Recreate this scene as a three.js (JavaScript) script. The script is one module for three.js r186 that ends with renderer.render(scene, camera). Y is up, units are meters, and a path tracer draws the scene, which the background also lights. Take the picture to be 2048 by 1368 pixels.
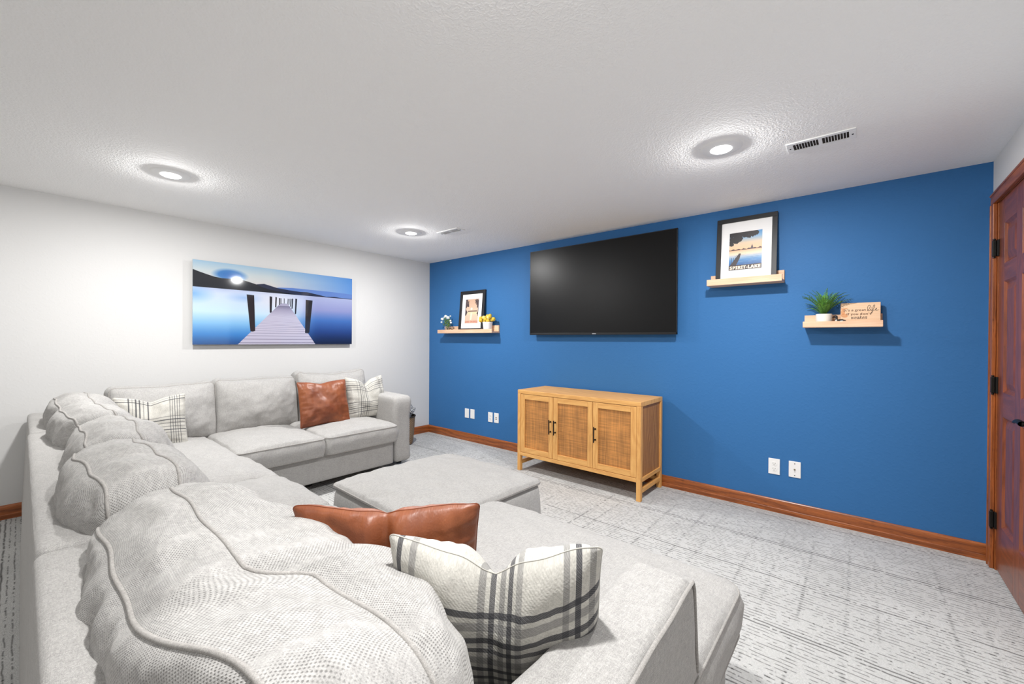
import * as THREE from 'three';
import { RoundedBoxGeometry } from 'three/addons/geometries/RoundedBoxGeometry.js';
import { mergeGeometries, toCreasedNormals } from 'three/addons/utils/BufferGeometryUtils.js';
import { RectAreaLightUniformsLib } from 'three/addons/lights/RectAreaLightUniformsLib.js';
import { createNoise2D, createNoise3D } from 'simplex-noise';

// ---------------------------------------------------------------- camera, exposure, lamps
const renderer = new THREE.WebGLRenderer({ antialias: true });
renderer.toneMapping = THREE.LinearToneMapping;
renderer.toneMappingExposure = 1.52;
renderer.outputColorSpace = THREE.SRGBColorSpace;
renderer.shadowMap.enabled = true;
const scene = new THREE.Scene();
scene.background = new THREE.Color(0x000000);
const camera = new THREE.PerspectiveCamera(79.21, 2048 / 1368, 0.05, 50);
camera.rotation.order = 'YXZ';
camera.position.set(4.4899, 1.2508, 3.5812);
camera.rotation.set(-0.0042, 0.7001, 0.0061);
scene.add(camera);
RectAreaLightUniformsLib.init();
const LAMP_COLOR = new THREE.Color(1.0, 0.992, 0.98);
const LAMP_RADIANCE = 680, LAMP_SIDE = 0.42;           // downward face, sideways glow of the domed lens
const LAMPS = [[1.15, 2.974, 1], [3.912, 1.165, 1], [1.155, 1.15, 1], [3.912, 2.974, 1], [1.155, 4.8, .3], [3.912, 4.8, .3]];   // a grid of six; the last is its brightness

// ---------------------------------------------------------------- helpers
const W = 5.066, H = 2.29, D = 6.4;                    // room: x 0..W, y 0..H, z 0..D
function rng(seed) { let a = seed >>> 0; return () => { a = (a + 0x6D2B79F5) | 0; let t = Math.imul(a ^ (a >>> 15), 1 | a); t = (t + Math.imul(t ^ (t >>> 7), 61 | t)) ^ t; return ((t ^ (t >>> 14)) >>> 0) / 4294967296; }; }
const n2 = createNoise2D(rng(11)), n3 = createNoise3D(rng(12));
const clamp = (x, a = 0, b = 1) => Math.min(b, Math.max(a, x));
const sstep = (a, b, x) => { const t = clamp((x - a) / (b - a)); return t * t * (3 - 2 * t); };
const mix = (a, b, t) => a + (b - a) * t;
const used = {};
function numbered(n) { const k = used[n] = (used[n] ?? -1) + 1; return k ? `${n}_${String(k).padStart(3, '0')}` : n; }
function mesh(name, geo, mat, parent) {
  const m = new THREE.Mesh(geo, mat); m.name = name; m.castShadow = m.receiveShadow = true;
  (parent || scene).add(m); return m;
}
function thing(name, label, category, pos = [0, 0, 0], turn = 0, group) {
  const o = new THREE.Group(); o.name = numbered(name); o.position.set(...pos); o.rotation.y = turn;
  o.userData = { label, category }; if (group) o.userData.group = group;
  scene.add(o); return o;
}
function struct(name, geo, mat, parent) { const m = mesh(name, geo, mat, parent); if (!parent) m.userData.kind = 'structure'; return m; }
// box-projected uv in metres; u runs along the grain axis
function boxUV(geo, grain = 'x') {
  const g = geo.index ? geo.toNonIndexed() : geo, p = g.attributes.position, uv = new Float32Array(p.count * 2), gi = 'xyz'.indexOf(grain);
  const a = new THREE.Vector3(), b = new THREE.Vector3(), c = new THREE.Vector3(), n = new THREE.Vector3();
  for (let i = 0; i < p.count; i += 3) {
    a.fromBufferAttribute(p, i); b.fromBufferAttribute(p, i + 1); c.fromBufferAttribute(p, i + 2);
    n.subVectors(b, a).cross(c.clone().sub(a)); const an = [Math.abs(n.x), Math.abs(n.y), Math.abs(n.z)];
    const ax = an.indexOf(Math.max(...an)), rest = [0, 1, 2].filter(k => k !== ax);
    const ui = rest.includes(gi) ? gi : rest[0], vi = rest.find(k => k !== ui);
    [a, b, c].forEach((q, k) => { uv[(i + k) * 2] = q.getComponent(ui); uv[(i + k) * 2 + 1] = q.getComponent(vi); });
  }
  g.setAttribute('uv', new THREE.BufferAttribute(uv, 2)); return g;
}
function box(x0, x1, y0, y1, z0, z1, grain = 'x', r = 0.002) {
  const w = x1 - x0, h = y1 - y0, d = z1 - z0, rr = Math.min(r, w * .45, h * .45, d * .45);
  const g = r > 0 ? new RoundedBoxGeometry(w, h, d, 2, rr) : new THREE.BoxGeometry(w, h, d);
  g.translate((x0 + x1) / 2, (y0 + y1) / 2, (z0 + z1) / 2); return boxUV(g, grain);
}
const plain = g => { const q = g.index ? g.toNonIndexed() : g; for (const k of Object.keys(q.attributes)) if (!['position', 'normal', 'uv'].includes(k)) q.deleteAttribute(k); return q; };
const join = list => mergeGeometries(list.map(plain));
function cyl(r0, r1, h, seg, pos, dir = [0, 1, 0]) {
  const g = new THREE.CylinderGeometry(r1, r0, h, seg);
  g.applyQuaternion(new THREE.Quaternion().setFromUnitVectors(new THREE.Vector3(0, 1, 0), new THREE.Vector3(...dir).normalize()));
  g.translate(...pos); return g;
}
// soft block: rounded edges with enough vertices to be warped
function softBox(w, h, d, r, sx, sy, sz, warp, crease = .75) {
  const g = new THREE.BoxGeometry(2, 2, 2, sx, sy, sz), p = g.attributes.position, v = new THREE.Vector3();
  const half = [w / 2, h / 2, d / 2], a = .62;
  for (let i = 0; i < p.count; i++) {
    const c = [p.getX(i), p.getY(i), p.getZ(i)].map((t, k) => { const s = Math.sign(t), m = Math.abs(t), hf = half[k]; return s * (m <= a ? m / a * (hf - r) : hf - r + r * (m - a) / (1 - a)); });
    const q = c.map((t, k) => clamp(t, -(half[k] - r), half[k] - r));
    v.set(c[0] - q[0], c[1] - q[1], c[2] - q[2]);
    const L = Math.max(Math.abs(v.x), Math.abs(v.y), Math.abs(v.z)); if (v.length() > 1e-9) v.setLength(L);
    v.add(new THREE.Vector3(...q)); if (warp) warp(v); p.setXYZ(i, v.x, v.y, v.z);
  }
  g.deleteAttribute('normal'); g.deleteAttribute('uv');
  return boxUV(toCreasedNormals(g, crease), 'x');
}
// tube along a list of points
function tube(pts, radius, closed = false, sides = 6, taper) {
  const n = pts.length, pos = [], idx = [], uv = []; let nrm = null, L = 0;
  for (let i = 0; i < n; i++) {
    const a = pts[closed ? (i + n - 1) % n : Math.max(0, i - 1)], b = pts[closed ? (i + 1) % n : Math.min(n - 1, i + 1)];
    const t = b.clone().sub(a).normalize();
    if (!nrm) nrm = Math.abs(t.y) < .9 ? new THREE.Vector3(0, 1, 0) : new THREE.Vector3(1, 0, 0);
    nrm = nrm.clone().addScaledVector(t, -nrm.dot(t)).normalize(); const bi = t.clone().cross(nrm);
    if (i) L += pts[i].distanceTo(pts[i - 1]);
    const r = taper ? taper(i / (n - 1)) * radius : radius;
    for (let k = 0; k <= sides; k++) { const an = k / sides * Math.PI * 2, c = Math.cos(an) * r, s = Math.sin(an) * r; pos.push(pts[i].x + nrm.x * c + bi.x * s, pts[i].y + nrm.y * c + bi.y * s, pts[i].z + nrm.z * c + bi.z * s); uv.push(L, k / sides * radius * 6); }
  }
  const m = closed ? n : n - 1, w = sides + 1;
  for (let i = 0; i < m; i++) for (let k = 0; k < sides; k++) { const a = i * w + k, b = ((i + 1) % n) * w + k; idx.push(a, a + 1, b, b, a + 1, b + 1); }
  const g = new THREE.BufferGeometry(); g.setAttribute('position', new THREE.Float32BufferAttribute(pos, 3)); g.setAttribute('uv', new THREE.Float32BufferAttribute(uv, 2)); g.setIndex(idx); g.computeVertexNormals(); return g;
}
const lathe = (pts, seg = 32) => new THREE.LatheGeometry(pts.map(p => new THREE.Vector2(...p)), seg);
// cushion: two puffed faces and a boxed gusset (g = 0: knife edge). x width, y 0..h, +z front
function cushion(o) {
  const { w, h, g = .14, bf = .1, bb = .1, r = .05, nu = 44, nv = 30, ns = 4, gb = .012, q = .5, amp = .005, edge = .004, seed = 0, warp, centre = false, welt = .0045 } = o;
  const V = THREE.Vector3, P = [], UV = [], I = [];
  const rr = (u, v) => {
    let x = u * w / 2, y = v * h / 2; const ix = w / 2 - r, iy = h / 2 - r;
    if (Math.abs(x) > ix && Math.abs(y) > iy) {
      const dx = (Math.abs(x) - ix) / r, dy = (Math.abs(y) - iy) / r;
      x = Math.sign(x) * (ix + r * dx * Math.sqrt(1 - dy * dy / 2)); y = Math.sign(y) * (iy + r * dy * Math.sqrt(1 - dx * dx / 2));
    }
    return [x, y];
  };
  const puff = (u, v) => Math.pow(Math.max(0, 1 - u * u) * Math.max(0, 1 - v * v), q);
  const fin = (x, y, z) => { const p = new V(x, y + (centre ? 0 : h / 2), z); if (warp) warp(p); return p; };
  const su = t => { const s = 2 * t - 1; return mix(s, Math.sin(s * Math.PI / 2), .6); };
  for (const side of [1, -1]) {
    const base = P.length, b = side > 0 ? bf : bb, uv0 = UV.length;
    for (let j = 0; j <= nv; j++) for (let i = 0; i <= nu; i++) {
      const u = su(i / nu), v = su(j / nv), [x, y] = rr(u, v), f = puff(u, v);
      const ex = w / 2 - Math.abs(x), ey = h / 2 - Math.abs(y);
      const wr = n3(x * 6 + seed, y * 6, side * 3 + seed) * amp + n3(x * 15, y * 15 + seed, side) * amp * .45
        + edge * (Math.exp(-ey / .09) * n2(x * 26 + seed, y * 5 + side * 9) + Math.exp(-ex / .08) * n2(y * 26 + seed, x * 5 + side * 7));
      P.push(fin(x, y, side * (g / 2 + b * f + wr * Math.min(1, f * 2.5)))); UV.push([x + seed, y]);
    }
    if (!o.flatUV) {                                            // uv follows the cloth over the bulge
      const at = (i, j) => P[base + j * (nu + 1) + i], ci = nu >> 1, cj = nv >> 1;
      for (let j = 0; j <= nv; j++) for (const d of [1, -1]) for (let i = ci, L = 0; i >= 0 && i <= nu; i += d) { if (i !== ci) L += at(i, j).distanceTo(at(i - d, j)); UV[uv0 + (j * (nu + 1) + i)] = [seed + d * L, 0]; }
      for (let i = 0; i <= nu; i++) for (const d of [1, -1]) for (let j = cj, L = 0; j >= 0 && j <= nv; j += d) { if (j !== cj) L += at(i, j).distanceTo(at(i, j - d)); UV[uv0 + (j * (nu + 1) + i)][1] = d * L; }
    }
    for (let j = 0; j < nv; j++) for (let i = 0; i < nu; i++) {
      const a = base + j * (nu + 1) + i, c = a + nu + 1;
      side > 0 ? I.push(a, a + 1, c + 1, a, c + 1, c) : I.push(a, c + 1, a + 1, a, c, c + 1);
    }
  }
  const loop = [];
  for (let i = 0; i < nu; i++) loop.push([su(i / nu), -1]); for (let j = 0; j < nv; j++) loop.push([1, su(j / nv)]);
  for (let i = nu; i > 0; i--) loop.push([su(i / nu), 1]); for (let j = nv; j > 0; j--) loop.push([-1, su(j / nv)]);
  const N = loop.length, bp = loop.map(l => rr(...l));
  if (g > 0) {
    const base = P.length; let per = 0;
    for (let k = 0; k <= N; k++) {
      const [x, y] = bp[k % N], a = bp[(k + N - 1) % N], c = bp[(k + 1) % N]; let nx = c[1] - a[1], ny = -(c[0] - a[0]); const L = Math.hypot(nx, ny) || 1; nx /= L; ny /= L;
      if (k) per += Math.hypot(x - bp[k - 1][0], y - bp[k - 1][1]);
      for (let s = 0; s <= ns; s++) {
        const t = s / ns * 2 - 1, off = gb * (1 - t * t) * (1 + .35 * n2(per * 5 + seed, t)) + .25 * edge * (1 - t * t) * n2(per * 24, seed + t);
        P.push(fin(x + nx * off, y + ny * off, t * g / 2)); UV.push([per + seed, t * g / 2]);
      }
    }
    for (let k = 0; k < N; k++) for (let s = 0; s < ns; s++) { const a = base + k * (ns + 1) + s, c = a + ns + 1; I.push(a, c, c + 1, a, c + 1, a + 1); }
  }
  const geo = new THREE.BufferGeometry();
  geo.setAttribute('position', new THREE.Float32BufferAttribute(P.flatMap(p => [p.x, p.y, p.z]), 3));
  geo.setAttribute('uv', new THREE.Float32BufferAttribute(UV.flat(), 2)); geo.setIndex(I); geo.computeVertexNormals();
  const rings = (g > 0 ? [g / 2, -g / 2] : [0]).map(z => tube(bp.map(([x, y]) => fin(x, y, z)), welt, true, 6));
  return { geo, welt: join(rings) };
}

// ---------------------------------------------------------------- textures
function ptex(w, h, f, srgb = true, rep = [1, 1]) {           // f(x, y) -> value 0..255 or [r, g, b]
  const d = new Uint8Array(w * h * 4);
  for (let y = 0, i = 0; y < h; y++) for (let x = 0; x < w; x++, i += 4) {
    const c = f(x, y); if (typeof c === 'number') d[i] = d[i + 1] = d[i + 2] = clamp(c, 0, 255); else { d[i] = clamp(c[0], 0, 255); d[i + 1] = clamp(c[1], 0, 255); d[i + 2] = clamp(c[2], 0, 255); }
    d[i + 3] = 255;
  }
  const t = new THREE.DataTexture(d, w, h); t.wrapS = t.wrapT = THREE.RepeatWrapping; t.magFilter = THREE.LinearFilter; t.minFilter = THREE.LinearMipmapLinearFilter; t.generateMipmaps = true;
  if (srgb) t.colorSpace = THREE.SRGBColorSpace; t.repeat.set(...rep); t.needsUpdate = true; return t;
}
function hash(x, y, s) { let h = Math.imul(x, 374761393) + Math.imul(y, 668265263) + Math.imul(s, 1274126177); h = Math.imul(h ^ (h >>> 13), 1274126177); return ((h ^ (h >>> 16)) >>> 0) / 4294967296; }
function vn(x, y, px, py, s) {                                  // value noise that repeats after px, py cells, -1..1
  const xi = Math.floor(x), yi = Math.floor(y), fx = x - xi, fy = y - yi, u = fx * fx * (3 - 2 * fx), v = fy * fy * (3 - 2 * fy);
  const x0 = ((xi % px) + px) % px, x1 = (x0 + 1) % px, y0 = ((yi % py) + py) % py, y1 = (y0 + 1) % py;
  return 2 * mix(mix(hash(x0, y0, s), hash(x1, y0, s), u), mix(hash(x0, y1, s), hash(x1, y1, s), u), v) - 1;
}
// sofa tweed: staggered basket-weave bumps that come and go in bands, 0.52 m tile
const FT = .52, FN = 2048;
const stripe = new Float32Array(FN);
for (let x = 0; x < FN; x++) { const s = x / FN; stripe[x] = clamp(.5 + .62 * vn(s * 11, 0, 11, 1, 3) + .35 * vn(s * 27, 0, 27, 1, 4)); }
function weave(x, y) {
  const u = x / FN * 70 * Math.PI * 2, v = y / FN * 78 * Math.PI * 2, c = Math.cos(u) * Math.cos(v);   // open holes on a staggered grid
  return 1 - Math.pow(Math.max(0, c), 1.1);
}
const strength = (x, y) => clamp(1.35 * stripe[x] - .12 + .4 * vn(x / FN * 5, y / FN * 5, 5, 5, 8) + .3 * vn(x / FN * 90, y / FN * 96, 90, 96, 9)) * .94 + .06;
const fabricMap = ptex(FN, FN, (x, y) => {
  const st = strength(x, y), wv = weave(x, y), n = vn(x / FN * 512, y / FN * 512, 512, 512, 21), big = vn(x / FN * 7, y / FN * 9, 7, 9, 5);
  const yarn = vn(x / FN * 40, y / FN * 104, 40, 104, 23);
  let k = 166 + 6 * st - 44 * st * Math.pow(1 - wv, 1.5) + n * 13 + big * 3 + yarn * 9;
  if (hash(x >> 2, y >> 2, 91) > .992) k -= 26;
  return [k, k * .988, k * .972];
}, true, [1 / FT, 1 / FT]);
const fabricBump = ptex(FN, FN, (x, y) => 120 + 130 * (weave(x, y) - .85) * strength(x, y) + 12 * vn(x / FN * 512, y / FN * 512, 512, 512, 22), false, [1 / FT, 1 / FT]);
const fabric = new THREE.MeshPhysicalMaterial({ map: fabricMap, bumpMap: fabricBump, bumpScale: .0023, roughness: .95, sheen: .25, sheenRoughness: .6, sheenColor: new THREE.Color(.8, .78, .75) });
// the same cloth where it is stretched flat: fine close weave, 0.26 m tile
const fineF = (x, y) => Math.max(0, Math.cos(x / 1024 * 62 * Math.PI * 2) * Math.cos(y / 1024 * 70 * Math.PI * 2));
const fineMap = ptex(1024, 1024, (x, y) => {
  const n = vn(x / 1024 * 256, y / 1024 * 256, 256, 256, 25), yarn = vn(x / 1024 * 30, y / 1024 * 140, 30, 140, 26), warp = vn(x / 1024 * 140, y / 1024 * 24, 140, 24, 27), big = vn(x / 1024 * 4, y / 1024 * 5, 4, 5, 28);
  let k = 169 - 20 * fineF(x, y) * (.6 + .8 * yarn) + n * 15 + yarn * 10 + warp * 7 + big * 2; if (hash(x >> 2, y >> 1, 92) > .994) k -= 22;
  return [k, k * .988, k * .972];
}, true, [1 / .26, 1 / .26]);
const fineBump = ptex(1024, 1024, (x, y) => 140 - 70 * fineF(x, y) + 22 * vn(x / 1024 * 256, y / 1024 * 256, 256, 256, 29), false, [1 / .26, 1 / .26]);
const fabricPlain = new THREE.MeshPhysicalMaterial({ map: fineMap, bumpMap: fineBump, bumpScale: .001, roughness: .95, sheen: .2, sheenRoughness: .6, sheenColor: new THREE.Color(.8, .78, .75) });
const weltMat = new THREE.MeshStandardMaterial({ map: fineMap, color: 0xf4f2f0, roughness: .95 });

// carpet: light grey loop pile with dark broken pick lines, 2.2 m tile
const CT = 2.2, CN = 2048, rowN = 98, cr = rng(77);
const rowW = Array.from({ length: rowN }, () => .35 + .65 * cr()), heavy = new Set([4, 24, 25, 44, 64, 65, 84]);
const colX = [.05, .16, .41, .52, .77, .88, 1.06, 1.22, 1.43, 1.55, 1.79, 1.93, 2.08].map(x => x / CT * CN), colS = colX.map(() => .35 + .65 * cr());
const carpetCol = new Float32Array(CN);
for (let x = 0; x < CN; x++) colX.forEach((c, i) => { let d = Math.abs(x - c); d = Math.min(d, CN - d); carpetCol[x] = Math.max(carpetCol[x], colS[i] * Math.exp(-d * d / 40)); });
const carpetDark = (x, y) => {
  const s = x / CN, wob = 2.2 * vn(s * 60, Math.floor(y / CN * rowN), 60, rowN, 31), v = (y + wob) / CN * rowN, row = ((Math.floor(v) % rowN) + rowN) % rowN, f = (v - Math.floor(v) - .5) * CN / rowN;
  const hv = heavy.has(row), wid = hv ? 3.6 : 2.3, line = Math.exp(-f * f / (wid * wid));
  const dash = sstep(-.15, .35, vn(s * 165, row * 7 + .5, 165, rowN * 7, 32) + .55 * vn(s * 26, row * 7 + .5, 26, rowN * 7, 33) + (hv ? .45 : -.02) + rowW[row] * .25 + .06);
  const knot = sstep(.62, .8, vn(s * 150, row * 7 + .5, 150, rowN * 7, 36)) * Math.exp(-f * f / 14);
  const colv = carpetCol[x] * sstep(.0, .45, vn(s * 200, y / CN * rowN * 2, 200, rowN * 2, 34) + .5 * vn(.5, y / CN * 9, 1, 9, 35)) * (.35 + .65 * Math.exp(-f * f / 22));
  return clamp(line * dash * (hv ? .8 : .62) + colv * .7 + knot * .6);
};
const carpetMap = ptex(CN, CN, (x, y) => {
  const d = carpetDark(x, y), n = vn(x / CN * 1024, y / CN * 1024, 1024, 1024, 41) + .6 * vn(x / CN * 512, y / CN * 512, 512, 512, 42), b = vn(x / CN * 9, y / CN * 9, 9, 9, 43);
  const k = 190 + n * 9 + b * 5; return [mix(k, 78, d), mix(k, 77, d) * .997, mix(k, 77, d) * .985];
}, true, [1 / CT, 1 / CT]);
const carpetBump = ptex(CN, CN, (x, y) => 140 + 40 * vn(x / CN * 700, y / CN * 700, 700, 700, 45) + 30 * vn(x / CN * 1024, y / CN * 1024, 1024, 1024, 46) - 50 * carpetDark(x, y), false, [1 / CT, 1 / CT]);
const carpet = new THREE.MeshStandardMaterial({ map: carpetMap, bumpMap: carpetBump, bumpScale: .004, roughness: 1 });

// orange-peel wall paint and knock-down ceiling texture
const peel = ptex(1024, 1024, (x, y) => { const n = vn(x / 1024 * 90, y / 1024 * 90, 90, 90, 51) + .5 * vn(x / 1024 * 190, y / 1024 * 190, 190, 190, 52); return 128 + 60 * sstep(-.1, .9, n); }, false, [1, 1]);
const ceilBump = ptex(1024, 1024, (x, y) => { const n = vn(x / 1024 * 140, y / 1024 * 140, 140, 140, 53) + .7 * vn(x / 1024 * 260, y / 1024 * 260, 260, 260, 54); return 90 + 130 * sstep(-.5, .7, n); }, false, [1, 1]);
const white = new THREE.MeshStandardMaterial({ color: new THREE.Color(.645, .64, .63), bumpMap: peel, bumpScale: .0006, roughness: .75 });
const ceilMat = new THREE.MeshStandardMaterial({ color: new THREE.Color(.93, .925, .915), bumpMap: ceilBump, bumpScale: .0013, roughness: .95 });
const blue = new THREE.MeshPhysicalMaterial({ color: new THREE.Color(.036, .152, .375), bumpMap: peel, bumpScale: .0011, roughness: .6, specularIntensity: .5 });

// woods: grain runs along u
function wood(c0, c1, seed, { len = 1.2, wid = .5, pores = .3, rings = 14, warp = 1.6 } = {}) {
  const w = 1024, h = 512;
  return ptex(w, h, (x, y) => {
    const s = x / w, t = y / h, wv = vn(s * 4, t * 5, 4, 5, seed) * .8 + vn(s * 9, t * 10, 9, 10, seed + 1) * .3;
    const ring = .5 + .5 * Math.sin((t * rings + wv * warp) * Math.PI * 2), fine = vn(s * 18, t * 220, 18, 220, seed + 2), por = sstep(.45, .8, vn(s * 40, t * 256, 40, 256, seed + 3));
    const k = clamp(.45 + .38 * (ring - .5) + .25 * fine + .12 * vn(s * 3, t * 3, 3, 3, seed + 5) + pores * por);
    return c0.map((a, i) => mix(a, c1[i], k));
  }, true, [1 / len, 1 / wid]);
}
const woodMat = (map, rough, coat = 0) => new THREE.MeshPhysicalMaterial({ map, bumpMap: map, bumpScale: .0004, roughness: rough, clearcoat: coat, clearcoatRoughness: .25 });
const trimWood = woodMat(wood([182, 102, 46], [112, 56, 20], 61, { pores: .4, rings: 12, warp: .7 }), .42, .35);
const doorWood = woodMat(wood([146, 74, 38], [98, 46, 22], 66, { pores: .3, rings: 7 }), .38, .45);
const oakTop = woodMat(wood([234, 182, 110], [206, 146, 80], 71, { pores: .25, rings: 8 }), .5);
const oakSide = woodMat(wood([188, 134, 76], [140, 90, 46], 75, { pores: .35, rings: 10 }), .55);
const pine = woodMat(wood([236, 202, 172], [214, 168, 134], 81, { pores: .1, rings: 6 }), .55);
const signWood = woodMat(wood([226, 182, 138], [202, 146, 98], 85, { pores: .1, rings: 5 }), .55);
// cane webbing: uneven crossed strands
const caneF = (x, y) => { const u = x / 1024 * 130, v = y / 1024 * 130, a = Math.abs(2 * (u - Math.floor(u)) - 1), b = Math.abs(2 * (v - Math.floor(v)) - 1); return ((Math.floor(u) + Math.floor(v)) & 1) ? 1 - a * a * .8 : 1 - b * b * .8; };
const cane = new THREE.MeshStandardMaterial({
  map: ptex(1024, 1024, (x, y) => { const k = caneF(x, y) * .34 + .66 + .09 * vn(x / 1024 * 130, y / 1024 * 5, 130, 5, 91) + .09 * vn(x / 1024 * 5, y / 1024 * 130, 5, 130, 92) + .07 * vn(x / 1024 * 6, y / 1024 * 6, 6, 6, 93); return [202 * k, 138 * k, 72 * k]; }, true, [1 / .55, 1 / .55]),
  bumpMap: ptex(1024, 1024, (x, y) => 255 * caneF(x, y), false, [1 / .55, 1 / .55]), bumpScale: .0012, roughness: .5 });
const black = new THREE.MeshStandardMaterial({ color: 0x15130f, roughness: .45, metalness: .3 });
const frameBlack = new THREE.MeshPhysicalMaterial({ color: 0x17181b, roughness: .5 });
const plastic = new THREE.MeshPhysicalMaterial({ color: 0xf1f0ee, roughness: .35 });
const ivory = new THREE.MeshStandardMaterial({ color: 0xe7e0d2, roughness: .45 });
const dark = new THREE.MeshStandardMaterial({ color: 0x1c1b1a, roughness: .9 });
const whiteMetal = new THREE.MeshStandardMaterial({ color: 0xf1f1f0, roughness: .6 });
const matBoard = new THREE.MeshStandardMaterial({ color: 0xf0efee, roughness: .8 });

// leather and plaid
const leather = new THREE.MeshPhysicalMaterial({
  map: ptex(1024, 1024, (x, y) => { const b = vn(x / 1024 * 5, y / 1024 * 5, 5, 5, 101) + .5 * vn(x / 1024 * 13, y / 1024 * 13, 13, 13, 102) + .25 * vn(x / 1024 * 40, y / 1024 * 40, 40, 40, 103), n = vn(x / 1024 * 256, y / 1024 * 256, 256, 256, 104); return [128 + b * 15 + n * 4, 68 + b * 12 + n * 3, 36 + b * 8 + n * 2]; }, true, [2, 2]),
  bumpMap: ptex(1024, 1024, (x, y) => 128 + 40 * vn(x / 1024 * 170, y / 1024 * 170, 170, 170, 105) + 50 * vn(x / 1024 * 30, y / 1024 * 30, 30, 30, 106), false, [2, 2]), bumpScale: .0007, roughness: .46, clearcoat: .06, clearcoatRoughness: .35 });
const leatherWelt = new THREE.MeshStandardMaterial({ color: 0x7a3a18, roughness: .5 });
function plaidMaterial(us, vs, seed) {                        // us, vs: [start, width, tone] of the coloured threads, metres from the lower left corner
  const n = 1024, S = .5;
  const tone = (s, list) => { let k = 0; for (const [o, w, t] of list) if (s > o && s < o + w) k = Math.max(k, t); return k; };
  const map = ptex(n, n, (x, y) => {
    const du = tone(x / n * S, us), dv = tone(y / n * S, vs), tw = ((x + y) >> 1) % 4 < 2;
    let d = Math.max(du, dv) * .86 + Math.min(du, dv) * .45; if (d > 0) d *= tw ? 1.06 : .8;
    const nz = vn(x / n * 400, y / n * 400, 400, 400, seed), b = vn(x / n * 90, y / n * 90, 90, 90, seed + 1), k = 187 + nz * 12 + b * 6;
    d = clamp(d); return [mix(k, 58, d), mix(k * .985, 58, d), mix(k * .945, 62, d)];
  }, true, [1 / S, 1 / S]);
  const bump = ptex(512, 512, (x, y) => 128 + 60 * vn(x / 512 * 128, y / 512 * 256, 128, 256, seed + 2) + 30 * Math.sin((x + y) * .8), false, [2, 2]);
  return new THREE.MeshPhysicalMaterial({ map, bumpMap: bump, bumpScale: .0009, roughness: .95, sheen: .3, sheenRoughness: .6, sheenColor: new THREE.Color(.8, .8, .78) });
}
function canvasTex(w, h, draw) {
  const c = document.createElement('canvas'); c.width = w; c.height = h; draw(c.getContext('2d'), w, h);
  const t = new THREE.CanvasTexture(c); t.colorSpace = THREE.SRGBColorSpace; t.anisotropy = 8; return t;
}

// ---------------------------------------------------------------- the room
const T = .12;
const inM = g => boxUV(g);
struct('floor', box(-T, W + T, -.1, 0, -T, D + T, 'x', 0), carpet);
struct('ceiling', box(-T, W + T, H, H + .1, -T, D + T, 'x', 0), ceilMat);
struct('wall_left', box(-T, 0, 0, H, 0, D, 'z', 0), white);
struct('wall_back', box(-T, W + T, 0, H, -T, 0, 'x', 0), blue);
struct('wall_front', box(-T, W + T, 0, H, D, D + T, 'x', 0), white);
const DZ0 = .098, DZ1 = .9, DH = 2.045;                        // door opening
struct('wall_right', join([box(W, W + T, 0, H, 0, DZ0, 'z', 0), box(W, W + T, DH, H, DZ0, DZ1, 'z', 0), box(W, W + T, 0, H, DZ1, D, 'z', 0)]), white);
// ranch baseboard with an eased top and a bead line
function baseboard(name, len, place) {
  const s = new THREE.Shape(); s.moveTo(0, 0); s.lineTo(.0145, 0); s.lineTo(.0145, .03); s.lineTo(.0125, .033); s.lineTo(.0125, .074); s.quadraticCurveTo(.012, .09, .005, .095); s.lineTo(0, .096); s.closePath();
  const g = new THREE.ExtrudeGeometry(s, { depth: len, bevelEnabled: false }); place(g); const q = toCreasedNormals(boxUV(g, name.includes('back') || name.includes('front') ? 'x' : 'z'), .5);
  const m = struct(name, q, trimWood); return m;
}
baseboard('baseboard_back', W, g => { g.rotateY(-Math.PI / 2); g.translate(W, 0, 0); });
baseboard('baseboard_left', D, g => g.translate(0, 0, 0));
baseboard('baseboard_right', D - .97, g => { g.rotateY(Math.PI); g.translate(W, 0, D); });
baseboard('baseboard_front', W, g => { g.rotateY(Math.PI / 2); g.translate(0, 0, D); });

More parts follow.
